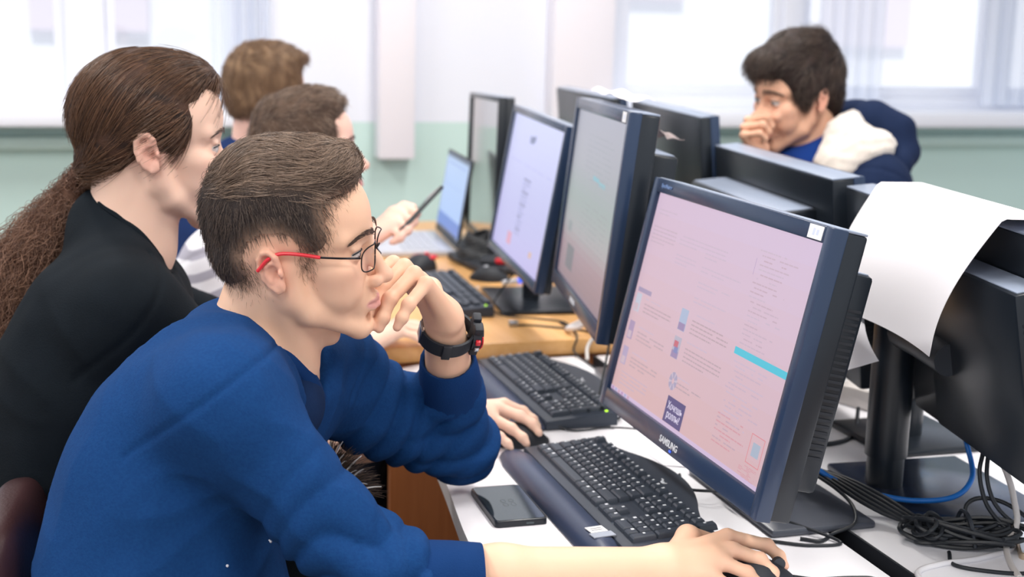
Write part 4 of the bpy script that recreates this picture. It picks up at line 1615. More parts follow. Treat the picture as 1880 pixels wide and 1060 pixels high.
# ---- the student in the blue sweatshirt
j = dict(neckb=(.1969, 1.7187, 1.0277), c7=(.1599, 1.7459, 1.0526), shR=(.1216, 1.5514, 1.0088), shL=(.3092, 1.8495, .9506), elL=(.5028, 1.9018, .8209),
         wrL=(.4376, 1.7361, 1.058), cuL=(.4585, 1.789, .982), up=(.1589, 1.713, .9687), mid=(.0947, 1.7123, .8954), low=(.051, 1.7084, .8109), hip=(.0272, 1.6955, .7128))
j = {k: A(v) for k, v in j.items()}
j['elR'] = A((.3035, 1.4771, .7904))
j['cuR'] = A((.4157, 1.4544, .7935))
j['wrR'] = toward((.690, 1.524, .752), .967)
HF = Frame((0, 0, 0), -20, 4, 8, .97)
HF.o = A((.2019, 1.6138, 1.147)) - HF.R @ A((-.004, -.075, -.002))
lat = A((.525, .835, -.163))
lh = A((.2, .97, 0))
hands1 = dict(
    L=[[(.3743, 1.7697, 1.1267), (.3451, 1.7442, 1.1142), (.3354, 1.7285, 1.1011), (.3296, 1.7174, 1.0902)],
       [(.3821, 1.7356, 1.128), (.3461, 1.705, 1.1068), (.3342, 1.6886, 1.0871), (.3292, 1.6814, 1.0706)],
       [(.3878, 1.7011, 1.1245), (.3492, 1.6703, 1.0983), (.3386, 1.6634, 1.0748), (.3334, 1.6623, 1.0615)],
       [(.398, 1.6748, 1.1152), (.3688, 1.6475, 1.0943), (.3591, 1.6419, 1.0786), (.3527, 1.6414, 1.0668)]],
    Lt=[(.4286, 1.7771, 1.0884), (.4073, 1.7966, 1.0993), (.384, 1.7929, 1.0984)],
    R=[[(.793, 1.5525, .7759), (.8513, 1.5471, .7591), (.8641, 1.5352, .7468), (.866, 1.5221, .7377)],
       [(.7884, 1.5255, .7674), (.8252, 1.5166, .7534), (.8384, 1.5041, .7385), (.8397, 1.4959, .7263)],
       [(.7673, 1.5087, .7577), (.7972, 1.497, .7457), (.8105, 1.4897, .7305), (.812, 1.4821, .7213)],
       [(.7445, 1.4978, .7485), (.7644, 1.4838, .7363), (.7736, 1.4787, .7253), (.7752, 1.4716, .7191)]],
    Rt=[(.7474, 1.5811, .769), (.8057, 1.6006, .7439), (.8373, 1.5975, .7243)])
hands1['R'] = [[toward(q, .965) for q in f] for f in hands1['R']]
hands1['Rt'] = [toward(q, .965) for q in hands1['Rt']]
root = person('young man in blue sweatshirt and glasses, mouth against his hand, nearest the camera', (.03, 1.69, 0))
kneesR, kneesL = A((.43, 1.58, .51)), A((.44, 1.79, .51))
S1 = Clay(axis(-.16, .92, .008, ((.06, .25, .0028), (.25, .335, .0019), (.335, .40, .0026), (.40, .55, .0036), (.62, .92, .0026))),
          axis(1.36, 2.02, .008, ((1.38, 1.53, .0026), (1.53, 1.60, .0036), (1.575, 1.68, .0019), (1.68, 1.80, .0026), (1.80, 1.86, .004))),
          axis(-.02, 1.36, .010, ((.735, .83, .0026), (.90, 1.0, .005), (1.0, 1.06, .0026), (1.06, 1.18, .0019), (1.18, 1.33, .0028))))


def torso1(S, e, arms=True):
    for a, d, r, L in (('up', .075, .092, lat), ('mid', .07, .112, lat), ('low', .070, .116, lh), ('hip', .072, .118, lh)):
        S.cap(j[a] - L * d, j[a] + L * d, r + e, None, .07)
    S.cap(j['up'] - lat * .05, j['shR'], .082 + e, .064 + e, .05)
    S.cap(j['up'] + lat * .05, j['shL'], .080 + e, .064 + e, .05)
    S.cap(j['c7'] - A((.0, 0, .03)), j['shR'] * .75 + j['c7'] * .25, .050 + e, .046 + e, .05)
    S.cap(j['c7'] - A((.0, 0, .03)), j['shL'] * .75 + j['c7'] * .25, .050 + e, .046 + e, .05)


torso1(S1, -.012)
S1.cap(j['hip'], (.02, 1.69, .60), .11, .11, .05)
legs(S1, [(.04, 1.60, .57), (.04, 1.76, .57)], [kneesR, kneesL], [(.40, 1.58, .09), (.36, 1.80, .09)])
# neck
S1.cap(HF(-.030, 0, -.02), j['neckb'] + A((-.025, .01, -.01)), .054, .060, .02)
S1.cap(HF(-.005, 0, -.05), j['neckb'] + A((.012, -.01, -.02)), .043, .052, .02)
S1.cap(HF(-.012, -.056, -.035), j['neckb'] + A((.045, -.03, -.02)), .014, .011, .02)
S1.ell(HF(.035, 0, -.115), (.012, .012, .014), None, .02)
# arms
S1.cap(j['shR'], j['elR'], .050, .042, .03)
S1.cap(j['elR'], j['elR'] * .6 + j['wrR'] * .4, .042, .0375, .02)
S1.cap(j['elR'] * .6 + j['wrR'] * .4, j['wrR'], .0375, .0265, .02)
S1.cap(j['wrR'] + A((0, -.006, -.002)), j['wrR'] + A((0, .008, 0)), .024, None, .02)
S1.cap(j['shL'], j['elL'], .048, .042, .03)
S1.cap(j['elL'], j['elL'] * .5 + j['wrL'] * .5, .042, .036, .02)
S1.cap(j['elL'] * .5 + j['wrL'] * .5, j['wrL'], .036, .027, .02)
head(S1, HF, None, dict(nose=1.0, brow=.004))
hand(S1, j['wrL'], None, hands1['L'], hands1['Lt'], pr=.0140, kr=.0106)
hand(S1, j['wrR'], None, hands1['R'], hands1['Rt'], pr=.0125, kr=.0098)
P, Q = S1.skin()
P = relax(P, Q, 2, .4)
sp = []
for f in hands1['L'] + hands1['R']:
    sp += [(f[1], .010, '#d9977f', .4), (f[3], .009, '#d8958a', .4), (f[0], .012, '#dc9f90', .25)]
P1, N1 = P, normals(P, Q)
put('body', P, Q, M['skin'], root, skin_cols(P, HF, '#e6bb9f', spots=sp, avoid=[(f[q], f[q + 1]) for f in hands1['L'] for q in range(3)]))
rl = A(root.location)


def cap_mesh(name, F, build, root, colfn, step=.0035, ext=((-.15, .15), (-.1, .1), (-.08, .19)), lump=0, freq=60, seed=2, keep=None):
    """the mass of the hair, built in head space"""
    S = Clay(*[axis(a, b, step) for a, b in ext])
    build(S)
    P, Q = S.skin()
    P = relax(P, Q, 1)
    N = normals(P, Q)
    if lump:
        P = P + N * (lump * wob(P, freq, seed))[:, None]
    W = F.o + (P * F.s) @ F.R.T
    col = colfn(P)
    if keep is not None:
        k = keep(P)
        Qd = Q[(k[Q] > .3).any(1)]
    else:
        Qd = Q
    o = mesh_obj(name, W - A(root.location), Qd, M['hair_cap'], root, col)
    return o, P, N


def to_world(F, X, root):
    return F.o + (X * F.s) @ F.R.T - A(root.location)


def hair1(S):
    I = None
    S.ell((-.018, 0, .062), (.101, .0805, .094), I, .01)
    S.ell((-.060, 0, .008), (.050, .064, .046), I, .02)
    S.ell((.024, .0, .114), (.070, .064, .034), I, .03)
    S.cap((.060, .03, .112), (.068, -.026, .111), .023, .023, .02)
    for sy in (-1, 1):
        S.ell((.026, .052 * sy, .060), (.038, .0275, .050), I, .012)
        S.ell((-.012, .080 * sy, .0), (.026, .022, .037), I, .006, '-')
    S.ell((.112, 0, .045), (.046, .085, .050), I, .010, '-')


def dens1(P):
    z, x = P[:, 2], P[:, 0]
    ear = np.hypot((x + .012) / 1.0, z - .008)
    return np.clip(sstep(ear, .034, .066) * sstep(z + .55 * np.maximum(0, -.03 - x), -.02, .02) * (1 - .85 * sstep(x, .036, .060) * sstep(-z, -.105, -.085)), .0, 1)


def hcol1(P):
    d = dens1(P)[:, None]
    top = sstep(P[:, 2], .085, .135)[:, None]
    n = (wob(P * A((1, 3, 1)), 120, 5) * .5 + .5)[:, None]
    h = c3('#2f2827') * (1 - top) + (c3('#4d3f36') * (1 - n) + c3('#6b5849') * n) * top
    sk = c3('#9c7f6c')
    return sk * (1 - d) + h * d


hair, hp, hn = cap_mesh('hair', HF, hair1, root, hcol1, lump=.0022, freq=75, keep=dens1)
dd = dens1(hp)
topw = sstep(hp[:, 2], .085, .12)


def flow_top(p, n):
    x, z = p[:, 0], p[:, 2]
    f = sstep(x, .02, .08)
    a = .8 * wob(p, 32, 41)
    return np.stack([np.ones(len(p)) * .9, -.35 + .3 * f + a, .1 + .5 * f + .35 * wob(p, 40, 42)], 1)


def flow_side(p, n):
    b = sstep(-p[:, 0], .03, .09)
    return np.stack([.35 - .5 * b, np.zeros(len(p)), -1 * np.ones(len(p))], 1)


st = grow(hp, hn, flow_top, 8500, lambda p: .044 - .026 * sstep(p[:, 0], .02, .08), hug=.058, lift=.17, jit=.07, dens=dd * topw, seed=3, wave=.0018)
strands('hair_strands', to_world(HF, st, root), .00042, M['hair_brown'], hair)
st = grow(hp, hn, flow_side, 9000, .017, hug=.11, lift=.16, jit=.18, dens=dd * (1 - topw * .9), seed=5)
strands('hair_strands', to_world(HF, st, root), .0003, M['hair_dark'], hair)
Lp, Ln = HF.inv(P1), N1 @ HF.R
fz = (np.exp(-(((Lp - A((.026, -.07, .012))) / A((.008, .03, .020))) ** 2).sum(1)) + np.exp(-(((Lp - A((-.062, -.05, -.012))) / A((.018, .03, .016))) ** 2).sum(1))
      + .8 * np.exp(-(((Lp - A((.062, -.05, .088))) / A((.012, .03, .014))) ** 2).sum(1)) + .8 * np.exp(-(((Lp - A((.052, -.065, .055))) / A((.008, .03, .022))) ** 2).sum(1)))
st = grow(Lp, Ln, flow_side, 2600, .009, hug=.2, lift=.12, jit=.3, dens=fz + 1e-9, seed=8, sink=.0005)
strands('hair_strands', to_world(HF, st, root), .00013, M['hair_fuzz'], hair)
# brow hair and eyes
HFr = Frame(HF.o - rl, -20, 4, 8, .97)
eyes(HFr, root, '#4b3a30', look=(1, -.08, -.25))
brows(HFr, root, M['brow_hair'], bx=.0055)

# sweatshirt
def neck_cut(S, axis_a, axis_b, r, k=.01):
    S.cap(axis_a, axis_b, r, r * 1.05, k, '-')


g1 = Clay(axis(-.16, .66, .0055), axis(1.36, 2.04, .0055), axis(.60, 1.16, .0055))
torso1(g1, .003)
g1.cap(j['shR'], j['elR'], .066, .056, .05)
g1.cap(j['elR'], j['cuR'] + (j['elR'] - j['cuR']) * .62, .055, .047, .03)
g1.cap(j['shL'], j['elL'], .060, .050, .05)
g1.cap(j['shL'] * .75 + j['elL'] * .25 - A((0, 0, .03)), j['shL'] * .2 + j['elL'] * .8 - A((0, 0, .016)), .056, .042, .04)
g1.cap(j['elL'], j['cuL'], .050, .044, .03, cut=(j['cuL'] - (j['cuL'] - j['elL']) * .06, j['cuL'] - j['elL']))
g1.cap(j['elL'] - A((.0, .0, .012)), j['elL'] + A((.012, -.012, -.014)), .046, .044, .03)
g1.cap(j['low'] + lh * .0 + A((.035, -.03, -.01)), j['hip'] + A((.07, -.04, -.02)), .115, .118, .06)
nk = A((.200, 1.712, 1.035))
ndir = HF(-.02, 0, -.03) - nk
ndir /= np.linalg.norm(ndir)
g1.cap(nk - ndir * .015 + A((.012, -.008, 0)), nk + ndir * .20, .060, .060, .012, '-')
g1.cap(A((.232, 1.70, .985)), A((.262, 1.67, 1.03)), .030, .04, .02, '-')
P, Q = g1.skin()
P = relax(P, Q, 2)
N = normals(P, Q)
dsp = limb_folds(P, j['shR'], j['elR'], .85, .34, .006, 70, 1) + limb_folds(P, j['elR'], j['cuR'], .5, .6, .005, 95, 2)
dsp += limb_folds(P, j['shL'], j['elL'], .5, .5, .0055, 75, 3) + limb_folds(P, j['elL'], j['cuL'], .3, .5, .004, 60, 4)
ridge = lambda w: 1 - 2 * np.abs(w) ** .7
q3 = P * A((1, .6, 1)) + .02 * np.stack([wob(P, 20, 31), wob(P, 20, 32), wob(P, 20, 33)], 1)
dsp += .0036 * ridge(wob(q3, 17, 7)) + .0022 * ridge(wob(q3 * A((1, 1, .55)), 36, 17)) + .0012 * wob(P, 48, 8)
def seam(P, c, n, rad, w=.0035, depth=.003):
    n = A(n) / np.linalg.norm(n)
    d = (P - A(c)) @ n
    r = np.linalg.norm(P - A(c) - d[:, None] * n, axis=1)
    return -depth * np.exp(-(d / w) ** 2) * (r < rad)
sd = j['elR'] - j['shR']; sd /= np.linalg.norm(sd)
dsp += seam(P, j['shR'] - sd * .012, sd + A((0, 0, -.15)), .13)
sl = j['elL'] - j['shL']; sl /= np.linalg.norm(sl)
dsp += seam(P, j['shL'] - sl * .012, sl, .10)
P = P + N * dsp[:, None]
sw = put('sweatshirt', P, Q, M['navy'], root)

# what shows of the print on the front
M['print_white'] = mat('white_fabric_print', '#e3e5ee', .8)
M['print_blue'] = mat('bright_blue_fabric_print', '#1f5fd0', .8)
Pd = P + 0
Nd = normals(Pd, Q)


def printed(pts, r, m, name, flat=.25):
    g = G()
    pp = []
    for p in pts:
        i = np.argmin(((Pd - A(p)) ** 2).sum(1))
        pp.append(Pd[i] + Nd[i] * .0012 - A(root.location))
    if len(pp) > 1:
        g.tube(pp, r, 6, 4, flat=flat)
    else:
        g.ball(pp[0], r, 8, 6)
    g.obj(name, m, sw)


for q, r in (((.1558, 1.5008, .8402), .0010), ((.1547, 1.4986, .8276), .0009), ((.1526, 1.4978, .8206), .0016), ((.1407, 1.4996, .8115), .0018)):
    printed([q], r, M['print_white'], 'print_fleck')


def cuff(name, a, b, r0, r1, m, parent, root, n=44, ribs=True):
    a, b = A(a), A(b)
    d = (b - a) / np.linalg.norm(b - a)
    x = np.cross(d, (0, 0, 1.)); x /= np.linalg.norm(x)
    y = np.cross(d, x)
    g = G()
    rows = []
    for t, rr in ((0, r0 * .9), (.02, r0), (.5, (r0 + r1) / 2 * 1.02), (.97, r1), (1, r1 * .96), (.97, r1 * .86), (.6, r1 * .84)):
        rows.append([g.bm.verts.new(a + (b - a) * t - A(root.location) + (x * math.cos(q * 2 * PI / n) + y * math.sin(q * 2 * PI / n)) * rr * (1 + (.012 if ribs and q % 2 else 0))) for q in range(n)])
    for u, w in zip(rows, rows[1:]):
        for q in range(n):
            g.bm.faces.new((u[q], u[(q + 1) % n], w[(q + 1) % n], w[q]))
    return g.obj(name, m, parent, smooth=60)


cuff('cuff', j['cuL'] + (j['elL'] - j['cuL']) * .42, j['cuL'] + (j['wrL'] - j['cuL']) * .03, .048, .040, M['navy_rib'], sw, root)
cuff('cuff', j['cuR'] + (j['elR'] - j['cuR']) * .62, j['cuR'] + (j['wrR'] - j['cuR']) * .02, .0500, .0435, M['navy_rib'], sw, root)


def collar(pts, r, m, parent, root, flat=2.2):
    P = catmull([tuple(A(p) - A(root.location)) for p in pts], 8)
    g = G()
    rows = []
    c = sum(P, V((0, 0, 0))) / len(P)
    for i, p in enumerate(P):
        t = (P[min(i + 1, len(P) - 1)] - P[max(i - 1, 0)]).normalized()
        o = (p - c)
        o = (o - t * o.dot(t)).normalized()
        u = t.cross(o).normalized()
        if u.z < 0:
            u = -u
        u = (u + o * -.35).normalized()
        w = u.cross(t).normalized()
        rows.append([g.bm.verts.new(p + u * (math.cos(q * PI / 5) * r * flat) + w * (math.sin(q * PI / 5) * r)) for q in range(10)])
    for a, b in zip(rows, rows[1:]):
        for q in range(10):
            g.bm.faces.new((a[q], a[(q + 1) % 10], b[(q + 1) % 10], b[q]))
    g.bm.faces.new(rows[0]); g.bm.faces.new(rows[-1])
    return g.obj('collar', m, parent, smooth=70)


collar([(.262, 1.690, .960), (.243, 1.672, 1.000), (.212, 1.650, 1.030), (.178, 1.664, 1.058), (.148, 1.700, 1.073), (.143, 1.752, 1.072), (.170, 1.785, 1.052), (.215, 1.775, 1.02), (.252, 1.735, .985), (.262, 1.715, .955), (.245, 1.705, .92)],
       .0055, M['navy_rib'], sw, root)
# the dark T-shirt in the collar opening, and trousers
S = Clay(axis(.10, .36, .005), axis(1.58, 1.86, .005), axis(.82, 1.06, .005))
S.ell((.199, 1.704, .957), (.070, .072, .067), None, .01)
S.cap(nk, nk + ndir * .2, .058, .06, .006, '-')
P, Q = S.skin()
put('tshirt', relax(P, Q, 1), Q, M['navy_tee'], root)
S = Clay(axis(-.16, .58, .012), axis(1.46, 2.0, .012), axis(.02, .80, .012))
S.cap((.03, 1.62, .60), (.03, 1.755, .60), .118, None, .06)
legs(S, [(.04, 1.60, .57), (.04, 1.76, .57)], [kneesR, kneesL], [(.40, 1.58, .13), (.36, 1.80, .13)], .095, .072)
P, Q = S.skin()
put('trousers', P, Q, M['trousers'], root)

# glasses
gl = thing('eyeglasses', 'thin dark-framed glasses with red temple tips on the nearest young man', 'glasses', tuple(HF(.09, 0, 0)))
glf = Frame(HF.o - A(gl.location), -20, 4, 8, .97)
M['frame_dark'] = mat('dark_metal_frame', '#1b1a20', .3, .6)
M['lens'] = mat('lens_glass', (1, 1, 1, 1), .0)
_nt = M['lens'].node_tree
_nt.nodes.remove(_nt.nodes['Principled BSDF'])
_t, _g, _x = _nt.nodes.new('ShaderNodeBsdfTransparent'), _nt.nodes.new('ShaderNodeBsdfGlossy'), _nt.nodes.new('ShaderNodeMixShader')
_g.inputs['Roughness'].default_value = .02
_x.inputs[0].default_value = .12
_nt.links.new(_t.outputs[0], _x.inputs[1]); _nt.links.new(_g.outputs[0], _x.inputs[2]); _nt.links.new(_x.outputs[0], _nt.nodes['Material Output'].inputs[0])
for sy in (-1, 1):
    pts = []
    for q in range(25):
        t = q * 2 * PI / 24
        cx, sx = math.cos(t), math.sin(t)
        e = 1 / (abs(cx) ** 3.2 + abs(sx) ** 3.2) ** (1 / 3.2)
        yy, zz = .0255 * cx * e, .0165 * sx * e
        pts.append(tuple(glf(.1075 - 3.5 * (yy * .9) ** 2 - .010 * max(0, yy / .0255) + .0 - .10 * zz * -1, (.034 + yy) * sy, .002 + zz)))
    G().tube(pts, .0009, 6, 2).obj('rim', M['frame_dark'], gl)
    gg = G()
    gg.bm.faces.new([gg.bm.verts.new(p) for p in pts[:-1]])
    gg.obj('lens', M['lens'], gl, smooth=0)
    hx = (.088, .063, .010)
    G().tube([glf(*(A((.0945, .0585, .008)) * A((1, sy, 1)))), glf(.088, .0645 * sy, .010), glf(.070, .0715 * sy, .013), glf(.045, .0745 * sy, .016)], .0014, 6, 6).obj('temple', M['frame_dark'], gl)
    G().tube([glf(.047, .0745 * sy, .0158), glf(.020, .0775 * sy, .022), glf(-.003, .0795 * sy, .024), glf(-.018, .082 * sy, .018), glf(-.028, .0815 * sy, .008), glf(-.033, .081 * sy, .003)], .0023, 8, 6).obj('temple_tip', M['red'], gl)
G().tube([glf(.108, -.010, .006), glf(.1105, 0, .009), glf(.108, .010, .006)], .0012, 6, 6).obj('bridge', M['frame_dark'], gl)

# watch
wc = j['wrL'] * .62 + j['cuL'] * .38 + A((.002, -.001, .0))
wax = j['wrL'] - j['cuL']
wax = wax / np.linalg.norm(wax)
wt = thing('wristwatch', 'chunky black digital watch with a red button on the raised wrist', 'watch', tuple(wc))
ex = A((.93, -.25, .2)); ex -= wax * ex.dot(wax); ex /= np.linalg.norm(ex)
ey = np.cross(wax, ex)
wax2 = wax + ex * .25; wax2 /= np.linalg.norm(wax2)
ex2 = ex - wax2 * ex.dot(wax2); ex2 /= np.linalg.norm(ex2)
WM = Matrix(((*ex2, 0), (*ey, 0), (*wax2, 0), (0, 0, 0, 1))).transposed()
g = G()
rows = []
for q in range(41):
    t = q / 40 * 2 * PI
    c0 = V((.0355 * math.cos(t), .0325 * math.sin(t), 0))
    nn = V((math.cos(t), math.sin(t), 0))
    rows.append([g.bm.verts.new(c0 + nn * a + V((0, 0, b))) for a, b in ((0, -.0115), (.0035, -.0115), (.0035, .0115), (0, .0115))])
for a, b in zip(rows, rows[1:]):
    for q in range(4):
        g.bm.faces.new((a[q], a[(q + 1) % 4], b[(q + 1) % 4], b[q]))
g.obj('strap', M['blackflat'], wt, mat4=WM)
G().box((-.004, -.0365, 0), (.012, .005, .026), bev=.001).obj('strap_keeper', M['blackflat'], wt, mat4=WM)
G().box((-.037, .0, .0), (.004, .020, .026), bev=.001).obj('buckle', M['metal'], wt, mat4=WM)
rx = rotm(0, PI / 2, 0)
cs = G()
cs.cyl((.034, 0, 0), (.047, 0, 0), .0225, .0205, 10)
cs.cyl((.047, 0, 0), (.0495, 0, 0), .018, .0165, 24)
cs.box((.040, -.010, .021), (.012, .014, .012), bev=.002); cs.box((.040, -.010, -.021), (.012, .014, .012), bev=.002)
cs.box((.040, .010, .021), (.012, .014, .012), bev=.002); cs.box((.040, .010, -.021), (.012, .014, .012), bev=.002)
cse = cs.obj('case', M['blackflat'], wt, mat4=WM)
G().cyl((.0495, 0, 0), (.0500, 0, 0), .0145, seg=24).obj('dial', M['glass_dark'], wt, mat4=WM)
G().box((.041, -.022, .006), (.007, .005, .008), bev=.0012).obj('button', M['red'], wt, mat4=WM)
G().box((.041, -.022, -.007), (.007, .005, .007), bev=.0012).obj('button', M['metal'], wt, mat4=WM)
G().tube([(.0475, -.0165, .012), (.0485, -.019, .004), (.0485, -.019, -.004), (.0475, -.0165, -.012)], .0012, 6, 5).obj('bezel_line', M['red'], wt, mat4=WM)
def rest_hand(w, e, thumb_side):
    """a relaxed hand lying palm down: joints from the wrist w, forearm coming from e"""
    w, e = A(w), A(e)
    d = w - e
    d[2] *= .2
    d /= np.linalg.norm(d)
    s = np.cross((0, 0, 1.), d) * thumb_side
    P = lambda x, y, z: w + d * x + s * y + A((0, 0, z))
    F = []
    for y, x, l in ((.027, .088, 1.0), (.008, .091, 1.1), (-.011, .086, 1.0), (-.028, .078, .82)):
        F.append([P(x, y, .004), P(x + .042 * l, y * 1.15, .006), P(x + .063 * l, y * 1.2, -.006), P(x + .076 * l, y * 1.2, -.018)])
    return F, [P(.028, .034, -.006), P(.058, .052, -.012), P(.082, .058, -.018)]


# ---- a seated figure from its joints: one body, clothes over it
def sitter(label, HF, hp, j, lat, tor, hands, shirt, sleeve, seat, step=.006, fine=.0032, skin='#e6bca2', shirt_name='tshirt', extra=None, trousers=True, cut=.058, folds=.003, sl_r=(.064, .052, .046), fcol=None, neck_r=.054, legdir=None, throat=.03, ring=True):
    hands = [h or rest_hand(j['wr' + k], j['el' + k], 1 if k == 'R' else -1) for h, k in zip(hands, 'RL')]
    loc = (round(seat[0], 3), round(seat[1], 3), 0)
    root = person(label, loc)
    pts = np.array([j[k] for k in j] + [HF.o] + [p for h in hands for f in h[0] for p in f])
    lo, hi = pts.min(0) - .24, pts.max(0) + .24
    lo[2] = .0
    hb = (HF.o - .15, HF.o + .16)
    fz = [[(hb[0][q], hb[1][q], fine)] for q in range(3)]
    for h in hands:
        if h:
            hp_ = np.array([p for f in h[0] for p in f] + list(h[1]))
            for q in range(3):
                fz[q].append((hp_[:, q].min() - .02, hp_[:, q].max() + .02, fine))
    S = Clay(*[axis(lo[q], hi[q], .011, fz[q]) for q in range(3)])
    U = A(lat) / np.linalg.norm(lat)

    def torso(S, e):
        for p, d, r in tor:
            S.cap(A(p) - U * d, A(p) + U * d, r + e, None, .07)
        for k in ('shR', 'shL'):
            S.cap(A(tor[0][0]) * .6 + A(j[k]) * .4, j[k], .078 + e, .060 + e, .05)
            S.cap(j['c7'], A(j[k]) * .75 + A(j['c7']) * .25, .048 + e, .044 + e, .05)
    torso(S, -.012)
    hip = A(seat)
    f2 = np.cross(U, (0, 0, 1.)); f2 /= np.linalg.norm(f2)
    fw = A(HF.R[:, 0]); fw[2] = 0
    if f2 @ fw < 0:
        f2 = -f2
    hips = [hip + U * .085 * s + f2 * .02 for s in (-1, 1)]
    knees = [hip + U * .10 * s + f2 * .42 - A((0, 0, .06)) for s in (-1, 1)]
    if legdir is not None:
        knees = [hip + U * .10 * s + A((*legdir, 0)) * .42 - A((0, 0, .06)) for s in (-1, 1)]
    feet = [A((*(hip + U * .10 * s + (f2 if legdir is None else A((*legdir, 0))) * .36)[:2], .09)) for s in (-1, 1)]
    S.cap(hip - U * .07, hip + U * .07, .105, None, .06)
    legs(S, hips, knees, feet)
    S.cap(HF(-.028, 0, -.02), A(j['neckb']) + (0, 0, -.01), neck_r, neck_r * 1.1, .02)
    S.cap(HF(-.004, 0, -.05), A(j['neckb']) + A(HF.R[:, 0]) * throat + (0, 0, -.015), neck_r * .80, neck_r * .92, .02)
    for k in 'RL':
        S.cap(j['sh' + k], j['el' + k], .049, .041, .03)
        S.cap(j['el' + k], A(j['el' + k]) * .6 + A(j['wr' + k]) * .4, .041, .038, .02)
        S.cap(A(j['el' + k]) * .6 + A(j['wr' + k]) * .4, j['wr' + k], .038, .027, .02)
    head(S, HF, None, hp)
    for h, k in zip(hands, 'RL'):
        if h:
            hand(S, j['wr' + k], None, h[0], h[1], kr=.0102)
    P, Q = S.skin()
    P = relax(P, Q, 2, .4)
    put('body', P, Q, M['skin'], root, skin_cols(P, HF, skin) if fcol is None else fcol(P))
    g = Clay(*[axis(lo[q], hi[q] if q < 2 else HF.o[2] + .02, step) for q in range(3)])
    g.ax = (g.ax[0], g.ax[1], g.ax[2][g.ax[2] > seat[2] - .02])
    g.F = np.full([len(a) for a in g.ax], 5., np.float32)
    torso(g, .003)
    for k, s in zip('RL', sleeve):
        a, b, w = A(j['sh' + k]), A(j['el' + k]), A(j['wr' + k])
        if s <= 1:
            e = a + (b - a) * s
            g.cap(a, e + (b - a) * .1, sl_r[0], sl_r[1] + .008, .05, cut=(e, b - a))
        else:
            g.cap(a, b, sl_r[0], sl_r[1], .05)
            e = b + (w - b) * (s - 1)
            g.cap(b, e + (w - b) * .1, sl_r[1], sl_r[2], .03, cut=(e, w - b))
    if extra:
        extra(g)
    nb = A(j['neckb'])
    d = HF(-.015, 0, -.03) - nb
    d /= np.linalg.norm(d)
    g.cap(nb - d * .005 + A(HF.R[:, 0]) * .012, nb + d * .2, cut, cut, .01, '-')
    P, Q = g.skin()
    P = relax(P, Q, 2)
    N = normals(P, Q)
    ds = folds * (1 - 2 * np.abs(wob(P * A((1, .7, 1)), 18, 5)) ** .75) + .0012 * wob(P, 46, 9)
    for k in 'RL':
        ds += limb_folds(P, j['sh' + k], j['el' + k], .8, .4, folds, 55, ord(k))
        dv = A(j['el' + k]) - A(j['sh' + k]); dv /= np.linalg.norm(dv)
        ds += seam(P, A(j['sh' + k]) - dv * .012, dv, .12)
    so = put(shirt_name, P + N * ds[:, None], Q, shirt, root)
    if ring:
        rel = P - nb
        t = rel @ d
        q = rel - t[:, None] * d
        rr = np.linalg.norm(q, axis=1)
        u_ = np.cross(d, (0, 1., 0)); u_ /= np.linalg.norm(u_)
        v_ = np.cross(d, u_)
        an = np.arctan2(q @ v_, q @ u_)
        pts = []
        for b_ in range(22):
            m_ = (np.abs(((an - (b_ / 22 * 2 * PI - PI) + PI) % (2 * PI)) - PI) < .16) & (np.abs(rr - cut) < .012) & (t > -.06)
            if m_.any():
                i = np.argmax(np.where(m_, t - np.abs(rr - cut) * .5, -9))
                pts.append(P[i] - A(root.location))
        G().tube(pts + pts[:1], .0052, 8, 4).obj('collar', shirt, so)
    if trousers:
        S = Clay(axis(lo[0], hi[0] + .2, .014), axis(lo[1], hi[1] + .2, .014), axis(.03, seat[2] + .14, .014))
        S.cap(hip - U * .07, hip + U * .07, .122, None, .06)
        legs(S, hips, knees, [f + A((0, 0, .04)) for f in feet], .097, .072)
        P, Q = S.skin()
        put('trousers', P, Q, M['trousers'], root)
    return root, so


# ---- the long-haired man in black
H2 = Frame((0, 0, 0), 5, -2, 0, 1.03)
H2.o = A((.0722, 2.0168, 1.2528)) - H2.R @ A((-.004, -.075, -.002))
j2 = dict(neckb=(.036, 2.090, 1.118), c7=(.006, 2.10, 1.135), shR=(.022, 1.91, 1.035), shL=(.02, 2.285, .985), elR=(.27, 2.00, .79), wrR=(.5796, 2.108, .802),
          elL=(.30, 2.50, .80), wrL=(.480, 2.572, .812))
hR2 = ([[(.6529, 2.1503, .8022), (.687, 2.1462, .7875), (.701, 2.1317, .7762), (.706, 2.1199, .7669)],
        [(.6351, 2.1235, .804), (.670, 2.1113, .7904), (.690, 2.0981, .7787), (.698, 2.086, .7657)],
        [(.6149, 2.097, .7954), (.645, 2.0781, .7802), (.661, 2.0631, .7672), (.666, 2.0546, .7587)],
        [(.5989, 2.0743, .7888), (.618, 2.0536, .7747), (.629, 2.0447, .7649), (.633, 2.0386, .7582)]],
       [(.615, 2.162, .795), (.645, 2.183, .778), (.667, 2.186, .768)])
w2 = lambda p: toward(p, 1.06)
hL2 = ([[w2(p) for p in f] for f in ([(.5533, 2.5746, .859), (.5918, 2.577, .852), (.606, 2.562, .843), (.611, 2.548, .836)], [(.5563, 2.5546, .860), (.5958, 2.552, .852), (.610, 2.538, .842), (.614, 2.5257, .834)],
        [(.5533, 2.533, .857), (.5898, 2.53, .850), (.604, 2.515, .840), (.607, 2.503, .833)], [(.5463, 2.512, .853), (.5738, 2.506, .846), (.585, 2.496, .838), (.588, 2.487, .832)])],
       [w2((.515, 2.545, .849)), w2((.540, 2.585, .846)), w2((.565, 2.595, .842))])
